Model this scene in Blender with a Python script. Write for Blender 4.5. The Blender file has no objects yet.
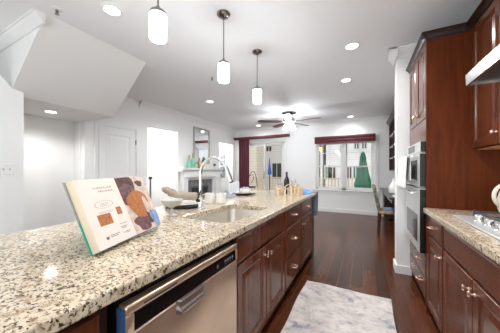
import bpy, bmesh, math, random
from mathutils import Vector, Matrix
random.seed(7)
S = bpy.context.scene
COL = S.collection
R = math.radians

# ------------------------------------------------------------------ camera
cd = bpy.data.cameras.new('camera'); cam = bpy.data.objects.new('camera', cd); COL.objects.link(cam)
cam.location = (0, 0, 1.24); cam.rotation_euler = (R(90), 0, R(27.2))
cd.sensor_width = 36; cd.lens = 220 / 500 * 36; cd.shift_y = 3.5 / 500
cd.clip_start = 0.05
S.camera = cam
# ------------------------------------------------------------------ world
w = bpy.data.worlds.new('world'); S.world = w; w.use_nodes = True
bg = w.node_tree.nodes['Background']; bg.inputs['Color'].default_value = (0.93, 0.97, 1, 1); bg.inputs['Strength'].default_value = 0.68
# ------------------------------------------------------------------ lights
def area(name, loc, rot, sx, sy, power, col=(1, 1, 1)):
    l = bpy.data.lights.new(name, 'AREA'); l.shape = 'RECTANGLE'; l.size = sx; l.size_y = sy; l.energy = power; l.color = col
    o = bpy.data.objects.new(name, l); COL.objects.link(o); o.location = loc; o.rotation_euler = rot; return o
def point(name, loc, power, r=0.05, col=(1, 1, 1)):
    l = bpy.data.lights.new(name, 'POINT'); l.energy = power; l.shadow_soft_size = r; l.color = col
    o = bpy.data.objects.new(name, l); COL.objects.link(o); o.location = loc; return o
def spot(name, loc, power, ang=130, col=(0.95, 0.98, 1)):
    l = bpy.data.lights.new(name, 'SPOT'); l.energy = power; l.spot_size = R(ang); l.spot_blend = 0.8; l.shadow_soft_size = 0.06; l.color = col
    o = bpy.data.objects.new(name, l); COL.objects.link(o); o.location = loc; return o
sl = bpy.data.lights.new('sun', 'SUN'); sl.energy = 0.55; sl.angle = R(4)
so = bpy.data.objects.new('sun', sl); COL.objects.link(so); so.rotation_euler = (R(48), 0, R(-25))
area('rear_fill', (-1.4, -2.3, 1.1), (R(118), 0, 0), 5.0, 1.8, 38, (0.95, 0.98, 1))  # added fill behind the camera, tilted up to brighten the ceiling
spot('aisle_spot', (-0.05, 1.5, 2.64), 40, 150)  # bodiless spots added to light the aisle, standing for cans out of frame
spot('aisle_spot', (-0.05, 0.0, 2.64), 30, 150)
S.view_settings.view_transform = 'Standard'; S.view_settings.look = 'None'
S.view_settings.gamma = 1; S.view_settings.use_curve_mapping = False
S.view_settings.exposure = 0.62

# ------------------------------------------------------------------ materials
def lin(c):
    return tuple(((v / 255) / 12.92 if v / 255 <= 0.04045 else ((v / 255 + 0.055) / 1.055) ** 2.4) for v in c) + (1,)
MATS = {}
def mat(name, rgb, rough=0.5, metal=0.0, spec=0.5, emit=0, ecol=None, coat=0.0, bump=0, bscale=30, var=0, vscale=8, stretch=(1, 1, 1)):
    m = bpy.data.materials.new(name); m.use_nodes = True; N = m.node_tree.nodes; L = m.node_tree.links
    b = N['Principled BSDF']
    b.inputs['Base Color'].default_value = lin(rgb); b.inputs['Roughness'].default_value = rough; b.inputs['Metallic'].default_value = metal
    b.inputs['Specular IOR Level'].default_value = spec; b.inputs['Coat Weight'].default_value = coat; b.inputs['Coat Roughness'].default_value = 0.12
    if emit:
        b.inputs['Emission Color'].default_value = lin(ecol or rgb); b.inputs['Emission Strength'].default_value = emit
    tc = N.new('ShaderNodeTexCoord'); mp = N.new('ShaderNodeMapping'); mp.inputs['Scale'].default_value = stretch
    L.new(tc.outputs['Object'], mp.inputs['Vector'])
    if var:
        n = N.new('ShaderNodeTexNoise'); n.inputs['Scale'].default_value = vscale; n.inputs['Detail'].default_value = 4
        L.new(mp.outputs['Vector'], n.inputs['Vector'])
        r = N.new('ShaderNodeValToRGB')
        r.color_ramp.elements[0].position = 0.3; r.color_ramp.elements[1].position = 0.7
        r.color_ramp.elements[0].color = lin([max(0, v * (1 - var)) for v in rgb]); r.color_ramp.elements[1].color = lin([min(255, v * (1 + var)) for v in rgb])
        L.new(n.outputs['Fac'], r.inputs['Fac']); L.new(r.outputs['Color'], b.inputs['Base Color'])
    if bump:
        n2 = N.new('ShaderNodeTexNoise'); n2.inputs['Scale'].default_value = bscale; L.new(mp.outputs['Vector'], n2.inputs['Vector'])
        bp = N.new('ShaderNodeBump'); bp.inputs['Strength'].default_value = bump; bp.inputs['Distance'].default_value = 0.01
        L.new(n2.outputs['Fac'], bp.inputs['Height']); L.new(bp.outputs['Normal'], b.inputs['Normal'])
    MATS[name] = m; return m

def ramp(N, stops, interp='LINEAR'):
    r = N.new('ShaderNodeValToRGB'); cr = r.color_ramp; cr.interpolation = interp
    while len(cr.elements) < len(stops): cr.elements.new(0.5)
    for e, (p, c) in zip(cr.elements, stops): e.position = p; e.color = lin(c) if max(c) > 1 else tuple(c) + (1,)
    return r

def granite():
    m = bpy.data.materials.new('granite'); m.use_nodes = True; N = m.node_tree.nodes; L = m.node_tree.links; b = N['Principled BSDF']
    tc = N.new('ShaderNodeTexCoord'); mp = N.new('ShaderNodeMapping'); mp.inputs['Rotation'].default_value = (0, 0, 0.5); mp.inputs['Scale'].default_value = (1, 1.35, 1)
    L.new(tc.outputs['Object'], mp.inputs['Vector'])
    def noise(sc, det=3, rough=0.6):
        n = N.new('ShaderNodeTexNoise'); n.inputs['Scale'].default_value = sc; n.inputs['Detail'].default_value = det; n.inputs['Roughness'].default_value = rough
        L.new(mp.outputs['Vector'], n.inputs['Vector']); return n
    base = ramp(N, [(0.3, (160, 138, 112)), (0.45, (200, 184, 160)), (0.62, (214, 200, 178)), (0.75, (176, 160, 138))])
    L.new(noise(40).outputs['Fac'], base.inputs['Fac'])
    brown = ramp(N, [(0.55, (0.0, 0, 0)), (0.60, (1.0, 1, 1))])
    L.new(noise(78, 3, 0.65).outputs['Fac'], brown.inputs['Fac'])
    dark = ramp(N, [(0.575, (0.0, 0, 0)), (0.615, (1.0, 1, 1))])
    nd = noise(88, 2, 0.55); nd.noise_dimensions = '4D'; nd.inputs['W'].default_value = 3.3
    L.new(nd.outputs['Fac'], dark.inputs['Fac'])
    m1 = N.new('ShaderNodeMix'); m1.data_type = 'RGBA'; L.new(brown.outputs['Color'], m1.inputs['Factor']); L.new(base.outputs['Color'], m1.inputs['A']); m1.inputs['B'].default_value = lin((128, 104, 80))
    m2 = N.new('ShaderNodeMix'); m2.data_type = 'RGBA'; L.new(dark.outputs['Color'], m2.inputs['Factor']); L.new(m1.outputs['Result'], m2.inputs['A']); m2.inputs['B'].default_value = lin((66, 52, 42))
    L.new(m2.outputs['Result'], b.inputs['Base Color']); b.inputs['Roughness'].default_value = 0.09; b.inputs['Specular IOR Level'].default_value = 0.68
    MATS['granite'] = m
granite()

def floor_mat():
    m = bpy.data.materials.new('dark_hardwood'); m.use_nodes = True; N = m.node_tree.nodes; L = m.node_tree.links; b = N['Principled BSDF']
    tc = N.new('ShaderNodeTexCoord'); mp = N.new('ShaderNodeMapping'); mp.inputs['Rotation'].default_value = (0, 0, R(90))
    L.new(tc.outputs['Object'], mp.inputs['Vector'])
    br = N.new('ShaderNodeTexBrick'); br.offset = 0.37; br.inputs['Scale'].default_value = 1
    br.inputs['Brick Width'].default_value = 1.3; br.inputs['Row Height'].default_value = 0.125; br.inputs['Mortar Size'].default_value = 0.002
    br.inputs['Color1'].default_value = lin((102, 54, 31)); br.inputs['Color2'].default_value = lin((68, 36, 20)); br.inputs['Mortar'].default_value = lin((108, 66, 44)); br.inputs['Bias'].default_value = 0
    L.new(mp.outputs['Vector'], br.inputs['Vector'])
    n = N.new('ShaderNodeTexNoise'); n.inputs['Scale'].default_value = 6; n.inputs['Detail'].default_value = 6
    mp2 = N.new('ShaderNodeMapping'); mp2.inputs['Scale'].default_value = (12, 0.8, 1); L.new(tc.outputs['Object'], mp2.inputs['Vector']); L.new(mp2.outputs['Vector'], n.inputs['Vector'])
    rr = ramp(N, [(0.25, (0.6, 0.6, 0.6)), (0.75, (1.0, 1.0, 1.0))]); L.new(n.outputs['Fac'], rr.inputs['Fac'])
    mx = N.new('ShaderNodeMix'); mx.data_type = 'RGBA'; mx.blend_type = 'MULTIPLY'; mx.inputs['Factor'].default_value = 1
    L.new(br.outputs['Color'], mx.inputs['A']); L.new(rr.outputs['Color'], mx.inputs['B']); L.new(mx.outputs['Result'], b.inputs['Base Color'])
    b.inputs['Roughness'].default_value = 0.25; b.inputs['Specular IOR Level'].default_value = 0.4
    bp = N.new('ShaderNodeBump'); bp.inputs['Strength'].default_value = 0.12; bp.inputs['Distance'].default_value = 0.004; L.new(n.outputs['Fac'], bp.inputs['Height']); L.new(bp.outputs['Normal'], b.inputs['Normal'])
    MATS['floor'] = m
floor_mat()

def cherry(name, c1, c2, rough=0.28, vert=True, coat=0.25, spec=0.5):
    m = bpy.data.materials.new(name); m.use_nodes = True; N = m.node_tree.nodes; L = m.node_tree.links; b = N['Principled BSDF']
    tc = N.new('ShaderNodeTexCoord'); mp = N.new('ShaderNodeMapping'); mp.inputs['Scale'].default_value = (14, 14, 1.2) if vert else (14, 1.2, 14)
    L.new(tc.outputs['Object'], mp.inputs['Vector'])
    n = N.new('ShaderNodeTexNoise'); n.inputs['Scale'].default_value = 2.2; n.inputs['Detail'].default_value = 5; n.inputs['Distortion'].default_value = 0.6; L.new(mp.outputs['Vector'], n.inputs['Vector'])
    r = ramp(N, [(0.28, c1), (0.72, c2)]); L.new(n.outputs['Fac'], r.inputs['Fac']); L.new(r.outputs['Color'], b.inputs['Base Color'])
    b.inputs['Roughness'].default_value = rough; b.inputs['Specular IOR Level'].default_value = spec; b.inputs['Coat Weight'].default_value = coat; b.inputs['Coat Roughness'].default_value = 0.15
    MATS[name] = m
cherry('cherry', (80, 38, 22), (112, 60, 36), 0.24, coat=0.12)
cherry('cherry_tall', (80, 34, 11), (104, 48, 18), 0.5, coat=0.0, spec=0.14)
cherry('cherry_dark', (32, 13, 9), (46, 20, 14), 0.3, coat=0.1)

def rug_mat():
    m = bpy.data.materials.new('faded_rug'); m.use_nodes = True; N = m.node_tree.nodes; L = m.node_tree.links; b = N['Principled BSDF']
    tc = N.new('ShaderNodeTexCoord')
    def noise(sc, det, st=(1, 1, 1), w=0):
        mp = N.new('ShaderNodeMapping'); mp.inputs['Scale'].default_value = st; mp.inputs['Location'].default_value = (w, w, 0); L.new(tc.outputs['Object'], mp.inputs['Vector'])
        n = N.new('ShaderNodeTexNoise'); n.inputs['Scale'].default_value = sc; n.inputs['Detail'].default_value = det; n.inputs['Roughness'].default_value = 0.7; L.new(mp.outputs['Vector'], n.inputs['Vector']); return n
    base = ramp(N, [(0.35, (200, 190, 182)), (0.6, (224, 216, 210))]); L.new(noise(5, 4).outputs['Fac'], base.inputs['Fac'])
    gray = ramp(N, [(0.47, (0.0, 0, 0)), (0.62, (0.45, 0.45, 0.45))]); L.new(noise(14, 6, (1, 2.6, 1), 3).outputs['Fac'], gray.inputs['Fac'])
    blue = ramp(N, [(0.52, (0.0, 0, 0)), (0.64, (0.78, 0.78, 0.78))]); L.new(noise(5, 8, (1.4, 1.8, 1), 9).outputs['Fac'], blue.inputs['Fac'])
    m1 = N.new('ShaderNodeMix'); m1.data_type = 'RGBA'; L.new(gray.outputs['Color'], m1.inputs['Factor']); L.new(base.outputs['Color'], m1.inputs['A']); m1.inputs['B'].default_value = lin((165, 160, 160))
    m2 = N.new('ShaderNodeMix'); m2.data_type = 'RGBA'; L.new(blue.outputs['Color'], m2.inputs['Factor']); L.new(m1.outputs['Result'], m2.inputs['A']); m2.inputs['B'].default_value = lin((118, 124, 142))
    L.new(m2.outputs['Result'], b.inputs['Base Color']); b.inputs['Roughness'].default_value = 0.95; b.inputs['Specular IOR Level'].default_value = 0.1
    MATS['rug'] = m
rug_mat()

def siding_mat(name, rgb, gap, dark):
    m = bpy.data.materials.new(name); m.use_nodes = True; N = m.node_tree.nodes; L = m.node_tree.links; b = N['Principled BSDF']
    tc = N.new('ShaderNodeTexCoord'); br = N.new('ShaderNodeTexBrick'); mp = N.new('ShaderNodeMapping'); mp.inputs['Rotation'].default_value = (R(90), 0, 0)
    L.new(tc.outputs['Object'], mp.inputs['Vector']); L.new(mp.outputs['Vector'], br.inputs['Vector'])
    br.inputs['Scale'].default_value = 1; br.inputs['Brick Width'].default_value = 30; br.inputs['Row Height'].default_value = gap; br.inputs['Mortar Size'].default_value = 0.012
    br.inputs['Color1'].default_value = lin(rgb); br.inputs['Color2'].default_value = lin(rgb); br.inputs['Mortar'].default_value = lin(dark)
    L.new(br.outputs['Color'], b.inputs['Base Color']); b.inputs['Roughness'].default_value = 0.8; MATS[name] = m
siding_mat('white_siding', (238, 238, 238), 0.2, (205, 205, 205))
siding_mat('tan_siding', (222, 212, 196), 0.24, (184, 172, 154))

def glass_mat():
    m = bpy.data.materials.new('window_glass'); m.use_nodes = True; N = m.node_tree.nodes; L = m.node_tree.links
    N.remove(N['Principled BSDF']); t = N.new('ShaderNodeBsdfTransparent'); g = N.new('ShaderNodeBsdfGlossy'); g.inputs['Roughness'].default_value = 0.01
    f = N.new('ShaderNodeFresnel'); f.inputs['IOR'].default_value = 1.3; mx = N.new('ShaderNodeMixShader')
    L.new(f.outputs[0], mx.inputs[0]); L.new(t.outputs[0], mx.inputs[1]); L.new(g.outputs[0], mx.inputs[2]); L.new(mx.outputs[0], N['Material Output'].inputs[0])
    MATS['glass'] = m
glass_mat()

mat('wall', (240, 240, 238), 0.65, bump=0.02, bscale=120)
mat('ceiling', (244, 246, 248), 0.8)
mat('trim', (238, 238, 236), 0.4)
mat('door_paint', (238, 238, 236), 0.4)
mat('steel', (200, 198, 194), 0.24, 1.0, var=0.04, vscale=5, stretch=(1, 1, 40))
mat('steel_warm', (222, 198, 174), 0.3, 0.85, var=0.05, vscale=4)
mat('tray_steel', (214, 214, 212), 0.42, 0.7)
mat('oven_steel', (222, 224, 224), 0.28, 0.55)
mat('handle_steel', (190, 186, 182), 0.22, 0.9)
mat('steel_bright', (222, 222, 222), 0.18, 1.0)
mat('chrome', (225, 225, 225), 0.08, 1.0)
mat('nickel', (150, 148, 146), 0.2, 1.0)
mat('knob', (240, 214, 196), 0.22, 0.9)
mat('black_gloss', (14, 14, 16), 0.12)
mat('black_matte', (24, 24, 24), 0.5)
mat('iron', (72, 74, 78), 0.35, 0.4)
mat('toe', (28, 14, 11), 0.6)
mat('blue_film', (58, 92, 132), 0.35)
mat('lamp', (255, 250, 240), 0.4, emit=30.0, ecol=(246, 250, 255))
mat('fan_lamp', (255, 250, 240), 0.4, emit=68.0, ecol=(246, 250, 255))
mat('can_lamp', (255, 252, 246), 0.4, emit=6.0)
mat('hood_lamp', (255, 250, 240), 0.4, emit=5)
mat('burgundy', (98, 42, 54), 0.7, var=0.2, vscale=6, stretch=(6, 6, 0.4))
mat('burgundy_valance', (92, 36, 44), 0.7, var=0.18, vscale=5, stretch=(0.5, 6, 8))
mat('dark_bronze', (72, 34, 34), 0.4)
mat('vinyl', (226, 225, 220), 0.35)
mat('plastic_white', (240, 240, 238), 0.35)
mat('toggle_slot', (170, 170, 168), 0.5)
mat('towel', (240, 239, 235), 0.95, bump=0.15, bscale=200)
mat('porcelain', (236, 232, 224), 0.2)
mat('cream_porcelain', (232, 222, 205), 0.25)
mat('charger', (40, 36, 34), 0.3)
mat('napkin', (158, 142, 128), 0.9, bump=0.1, bscale=150)
mat('napkin_grey', (150, 155, 168), 0.9)
mat('grey_bowl', (190, 187, 180), 0.35)
mat('wood_light', (206, 178, 140), 0.6, var=0.12, vscale=10)
mat('wine', (30, 24, 34), 0.12)
mat('foil', (96, 70, 110), 0.3, 0.4)
mat('blue_cloth', (96, 140, 190), 0.9, var=0.2, vscale=14)
mat('slate_cloth', (126, 140, 158), 0.9, var=0.15, vscale=10)
mat('paper', (226, 214, 204), 0.6)
mat('page_edge', (222, 206, 182), 0.8)
mat('teal', (36, 158, 138), 0.5)
mat('cover_grey', (150, 152, 148), 0.5)
mat('ink', (150, 112, 104), 0.7)
mat('ink_dark', (96, 88, 88), 0.7)
mat('photo_orange', (162, 98, 50), 0.6, var=0.22, vscale=140)
mat('photo_brown', (74, 46, 38), 0.6, var=0.3, vscale=40)
mat('photo_pale', (200, 178, 164), 0.6, var=0.12, vscale=30)
mat('photo_blue', (112, 138, 176), 0.5, var=0.2, vscale=30)
mat('photo_plum', (98, 66, 70), 0.6, var=0.3, vscale=60)
mat('teal_glass', (150, 208, 190), 0.15)
mat('gold', (190, 160, 100), 0.3, 0.8)
mat('leaf', (48, 66, 48), 0.6)
mat('mirror', (235, 238, 240), 0.02, 1.0)
mat('mirror_frame', (176, 174, 168), 0.35, 0.6)
mat('firebox', (92, 92, 94), 0.5)
mat('firebox_dark', (40, 40, 42), 0.5)
mat('slate_tile', (120, 120, 122), 0.5, var=0.2, vscale=14)
mat('espresso', (50, 36, 34), 0.35)
mat('desk', (72, 70, 72), 0.3)
mat('chair_leg', (70, 30, 24), 0.35)
mat('upholstery', (104, 108, 92), 0.9, var=0.5, vscale=26)
mat('seat_fabric', (168, 130, 96), 0.9, var=0.2, vscale=20)
mat('seat_blue', (120, 150, 196), 0.9)
mat('fan_blade', (58, 38, 36), 0.3)
mat('fan_silver', (170, 170, 170), 0.25, 0.9)
mat('shade_black', (42, 42, 46), 0.6)
mat('green_canvas', (16, 92, 64), 0.8, var=0.3, vscale=5, stretch=(5, 5, 0.4))
mat('blue_canvas', (14, 92, 196), 0.8, var=0.15, vscale=5)
mat('rail_tan', (216, 198, 170), 0.7)
mat('deck', (190, 176, 156), 0.8, var=0.1, vscale=6)
mat('dark_pane', (52, 60, 62), 0.15)
mat('teal_pane', (70, 108, 100), 0.15)
mat('brown_pane', (66, 46, 42), 0.3)
mat('yellow_lamp', (226, 196, 96), 0.4, emit=1.2, ecol=(240, 200, 90))
mat('white_fabric', (236, 237, 240), 0.85)
mat('art', (120, 124, 126), 0.6, var=0.7, vscale=12)
mat('oven_glass', (120, 122, 124), 0.08, 0.7)
mat('sink_steel', (226, 220, 210), 0.3, 1.0)
mat('led', (112, 124, 130), 0.4)
mat('birch', (198, 140, 92), 0.5)

# ------------------------------------------------------------------ mesh builder
ORG = {}
class MB:
    def __init__(s): s.bm = bmesh.new()
    def _merge(s, t):
        me = bpy.data.meshes.new('tmp'); t.to_mesh(me); t.free(); s.bm.from_mesh(me); bpy.data.meshes.remove(me); return s
    def box(s, x0, x1, y0, y1, z0, z1, bev=0, seg=2, M=None):
        t = bmesh.new(); bmesh.ops.create_cube(t, size=1)
        for v in t.verts: v.co = Vector(((x0 + x1) / 2 + v.co.x * (x1 - x0), (y0 + y1) / 2 + v.co.y * (y1 - y0), (z0 + z1) / 2 + v.co.z * (z1 - z0)))
        if bev: bmesh.ops.bevel(t, geom=list(t.edges), offset=bev, segments=seg, affect='EDGES', profile=0.5)
        if M: t.transform(M)
        return s._merge(t)
    def prism(s, pts, ax, a0, a1):
        # pts in the two other axes (order x,y,z without ax)
        t = bmesh.new()
        def P(p, a):
            c = list(p); c.insert('xyz'.index(ax), a); return c
        A = [t.verts.new(P(p, a0)) for p in pts]; B = [t.verts.new(P(p, a1)) for p in pts]
        t.faces.new(A); t.faces.new(B[::-1])
        for i in range(len(pts)):
            j = (i + 1) % len(pts); t.faces.new((A[j], A[i], B[i], B[j]))
        bmesh.ops.recalc_face_normals(t, faces=t.faces)
        return s._merge(t)
    def poly(s, pts):
        t = bmesh.new(); t.faces.new([t.verts.new(p) for p in pts]); return s._merge(t)
    def lathe(s, prof, c=(0, 0, 0), seg=24, M=None, sy=1, ripple=0, nr=0):
        t = bmesh.new(); rings = []
        for r, z in prof:
            if r < 1e-5: rings.append([t.verts.new((0, 0, z))])
            else:
                rings.append([t.verts.new((r * (1 + ripple * math.cos(nr * 2 * math.pi * k / seg)) * math.cos(2 * math.pi * k / seg), sy * r * (1 + ripple * math.cos(nr * 2 * math.pi * k / seg)) * math.sin(2 * math.pi * k / seg), z)) for k in range(seg)])
        for a, b in zip(rings, rings[1:]):
            for k in range(seg):
                k2 = (k + 1) % seg
                if len(a) == 1 and len(b) == 1: continue
                if len(a) == 1: t.faces.new((a[0], b[k2], b[k]))
                elif len(b) == 1: t.faces.new((a[k], a[k2], b[0]))
                else: t.faces.new((a[k], a[k2], b[k2], b[k]))
        if len(rings[0]) > 1: t.faces.new(rings[0][::-1])
        if len(rings[-1]) > 1: t.faces.new(rings[-1])
        bmesh.ops.recalc_face_normals(t, faces=t.faces)
        if M: t.transform(M)
        t.transform(Matrix.Translation(c))
        return s._merge(t)
    def tube(s, pts, r, seg=10):
        pts = [Vector(p) for p in pts]; rs = r if isinstance(r, (list, tuple)) else [r] * len(pts)
        t = bmesh.new(); rings = []; up = None
        for i, p in enumerate(pts):
            d = (pts[min(i + 1, len(pts) - 1)] - pts[max(i - 1, 0)]).normalized()
            if up is None: up = Vector((0, 0, 1)) if abs(d.z) < 0.9 else Vector((1, 0, 0))
            n = d.cross(up).normalized(); b2 = n.cross(d).normalized(); up = b2
            rings.append([t.verts.new(p + (n * math.cos(2 * math.pi * k / seg) + b2 * math.sin(2 * math.pi * k / seg)) * rs[i]) for k in range(seg)])
        for a, b in zip(rings, rings[1:]):
            for k in range(seg): t.faces.new((a[k], a[(k + 1) % seg], b[(k + 1) % seg], b[k]))
        t.faces.new(rings[0][::-1]); t.faces.new(rings[-1])
        bmesh.ops.recalc_face_normals(t, faces=t.faces)
        return s._merge(t)
    def panel(s, f, u0, u1, v0, v1, th, steps):
        # slab with stepped front: f maps (u,v,n) to xyz; steps = (inset, n)
        t = bmesh.new()
        def ring(i, n): return [t.verts.new(f(a, b, n)) for a, b in ((u0 + i, v0 + i), (u1 - i, v0 + i), (u1 - i, v1 - i), (u0 + i, v1 - i))]
        rs = [ring(0, 0)] + [ring(i, n) for i, n in steps]
        t.faces.new(rs[0])
        for a, b in zip(rs, rs[1:]):
            for k in range(4): t.faces.new((a[k], a[(k + 1) % 4], b[(k + 1) % 4], b[k]))
        t.faces.new(rs[-1]); bmesh.ops.recalc_face_normals(t, faces=t.faces)
        return s._merge(t)
    def grid(s, f, nu, nv, th=0.0, closed=False):
        t = bmesh.new(); V = [[t.verts.new(f(i / nu, j / nv)) for j in range(nv + 1)] for i in range(nu + 1)]
        for i in range(nu):
            for j in range(nv): t.faces.new((V[i][j], V[i + 1][j], V[i + 1][j + 1], V[i][j + 1]))
        bmesh.ops.recalc_face_normals(t, faces=t.faces)
        if th:
            bmesh.ops.solidify(t, geom=list(t.faces), thickness=th)
        return s._merge(t)
    def build(s, name, m, parent=None, smooth=False, local=False):
        me = bpy.data.meshes.new(name)
        if parent is not None and not local: s.bm.transform(Matrix.Translation(-ORG[parent.name]))
        s.bm.to_mesh(me); s.bm.free()
        me.materials.append(MATS[m] if isinstance(m, str) else m)
        if smooth:
            for p in me.polygons: p.use_smooth = True
            try: me.set_sharp_from_angle(angle=R(40))
            except Exception: pass
        o = bpy.data.objects.new(name, me); COL.objects.link(o)
        if parent is not None: o.parent = parent; ORG[o.name] = ORG[parent.name]
        else: ORG[o.name] = Vector((0, 0, 0))
        return o
def recentre(o, loc):
    loc = Vector(loc); o.data.transform(Matrix.Translation(-loc)); o.location = loc; ORG[o.name] = loc; return o
def tag(o, label, cat, group=None, kind=None):
    o['label'] = label; o['category'] = cat
    if group: o['group'] = group
    if kind: o['kind'] = kind
    return o
def thing(name, label, cat, loc=(0, 0, 0), group=None, rz=0):
    o = bpy.data.objects.new(name, None); COL.objects.link(o); o.location = loc; o.rotation_euler = (0, 0, rz); o.empty_display_size = 0.1
    ORG[o.name] = Vector(loc); return tag(o, label, cat, group)
def struct(name, mb, m, parent=None):
    o = mb.build(name, m, parent)
    if parent is None: o['kind'] = 'structure'
    return o
def rot_at(c, ang, ax='Z'):
    return Matrix.Translation(c) @ Matrix.Rotation(ang, 4, ax) @ Matrix.Translation(-Vector(c))

# ================================================================== SETTING
CE = 2.68; WL = -4.16; YB = 6.88; XR = 1.12
struct('floor', MB().box(-7.2, 1.3, -2.5, YB + 0.14, -0.05, 0), 'floor')
struct('ceiling', MB().box(-7.2, 1.3, -2.5, YB + 0.14, CE, CE + 0.1), 'ceiling')
# left wall with two openings
b = MB()
b.box(WL - 0.12, WL, 2.02, 3.217, 0, CE); b.box(WL - 0.12, WL, 3.217, 4.114, 2.21, CE); b.box(WL - 0.12, WL, 4.114, 5.90, 0, CE)
b.box(WL - 0.12, WL, 5.90, 6.75, 2.15, CE); b.box(WL - 0.12, WL, 6.75, YB, 0, CE)
struct('wall_left', b, 'wall')
# stair partition, side wall, soffit and niche
b = MB(); b.prism([(-2.2, 0), (1.03, 0), (1.03, 2.1), (0.94, 2.125), (0.462, CE), (-2.2, CE)], 'x', -3.49, -3.37)
struct('wall_stair_partition', b, 'wall')
b = MB(); b.prism([(-2.587, CE), (-4.58, CE), (-4.58, 1.27), (-3.49, 2.04)], 'y', 0.94, 0.97)
struct('wall_stair_side', b, 'wall')
b = MB(); tb = bmesh.new()
A_ = [tb.verts.new(p) for p in ((-2.587, 0.97, CE), (-4.46, 0.97, CE), (-4.46, 0.97, 2.067), (-3.45, 0.97, 2.067))]
B_ = [tb.verts.new(p) for p in ((-2.587, 1.985, CE), (-4.46, 2.06, CE), (-4.46, 2.10, 2.067), (-3.45, 2.08, 2.067))]
tb.faces.new(A_); tb.faces.new(B_[::-1])
for i in range(4): tb.faces.new((A_[i], B_[i], B_[(i + 1) % 4], A_[(i + 1) % 4]))
bmesh.ops.recalc_face_normals(tb, faces=tb.faces); b._merge(tb)
struct('ceiling_stair_soffit', b, 'wall')
b = MB(); b.box(-4.58, -4.46, 0.6, 2.02, 0, 2.067); b.box(-4.46, WL - 0.12, 2.0, 2.02, 0, 2.067)
struct('wall_niche', b, 'wall')
# hall behind the first opening, alcove behind the second
b = MB(); b.box(-6.9, -6.8, 2.6, 5.4, 0, CE); b.box(-6.8, WL - 0.12, 2.6, 2.7, 0, CE); b.box(-6.8, WL - 0.12, 5.1, 5.2, 0, CE)
struct('wall_hall', b, 'wall')
b = MB(); b.prism([(2.75, 0), (4.2, 0), (2.75, 1.2)], 'x', -6.6, -5.9)
struct('trim_hall_stair', b, 'wall')
b = MB(); b.box(-5.0, -4.9, 5.3, YB, 0, CE); b.box(-4.9, WL - 0.12, 5.3, 5.4, 0, CE)
struct('wall_alcove', b, 'wall')
point('hall_fill', (-5.4, 3.4, 2.3), 42, 0.15)  # unseen point lamp added so the hall reads bright
point('alcove_light', (-4.6, 6.2, 2.3), 16, 0.1)
# back wall with patio door and window holes
b = MB()
PD0, PD1, PZ = -3.80, -2.27, 2.17; WX0, WX1, WZ0, WZ1 = -1.27, 0.28, 0.66, 2.08
y0, y1 = YB, YB + 0.14
b.box(-5.0, PD0, y0, y1, 0, CE); b.box(PD0, PD1, y0, y1, PZ, CE); b.box(PD1, WX0, y0, y1, 0, CE)
b.box(WX0, WX1, y0, y1, 0, WZ0); b.box(WX0, WX1, y0, y1, WZ1, CE); b.box(WX1, 1.3, y0, y1, 0, CE)
struct('wall_back', b, 'wall')
struct('wall_right', MB().box(XR, XR + 0.12, -2.5, YB, 0, CE), 'wall')
struct('wall_pier', MB().box(0.362, XR, 3.17, 3.36, 0, CE), 'wall')
# baseboards and crowns
def baseboard(name, x0, x1, y0, y1):
    b = MB(); b.box(x0, x1, y0, y1, 0, 0.11, 0.004); struct(name, b, 'trim')
baseboard('baseboard_back', PD1 + 0.08, XR, YB - 0.016, YB)
b = MB(); b.box(0.344, XR - 0.55, 3.152, 3.17, 0, 0.10, 0.004); b.box(0.344, 0.362, 3.17, 3.376, 0, 0.10, 0.004); struct('baseboard_pier', b, 'trim')
b = MB(); b.box(WL, WL + 0.016, 2.02, 2.13, 0, 0.11); b.box(WL, WL + 0.016, 3.0, 3.217, 0, 0.11); b.box(WL, WL + 0.016, 4.114, 4.2, 0, 0.11); struct('baseboard_left', b, 'trim')
def crown_pts(d, h): return [(0, 0), (0, -h), (d * 0.18, -h), (d * 0.3, -h * 0.72), (d * 0.75, -h * 0.3), (d * 0.86, -h * 0.14), (d, -h * 0.12), (d, 0)]
b = MB(); b.prism([(WL + p, CE + q) for p, q in crown_pts(0.12, 0.13)], 'y', 3.02, YB); struct('trim_crown_left', b, 'trim')
b = MB(); b.prism([(YB - p, CE + q) for p, q in crown_pts(0.08, 0.08)], 'x', WL + 0.1, XR); struct('trim_crown_back', b, 'trim')
b = MB(); b.prism([(0.94 - p, CE + q) for p, q in crown_pts(0.085, 0.09)], 'x', -4.4, -2.60); struct('trim_crown_stair', b, 'trim')
b = MB(); b.prism([(3.17 - p, CE + q) for p, q in crown_pts(0.09, 0.11)], 'x', 0.272, XR); b.prism([(0.362 - p, CE + q) for p, q in crown_pts(0.09, 0.11)], 'y', 3.08, 3.36); struct('trim_crown_pier', b, 'trim')
struct('trim_corner_bead', MB().box(0.345, 0.375, YB - 0.02, YB, 0.11, 2.28, 0.004), 'trim')

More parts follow.
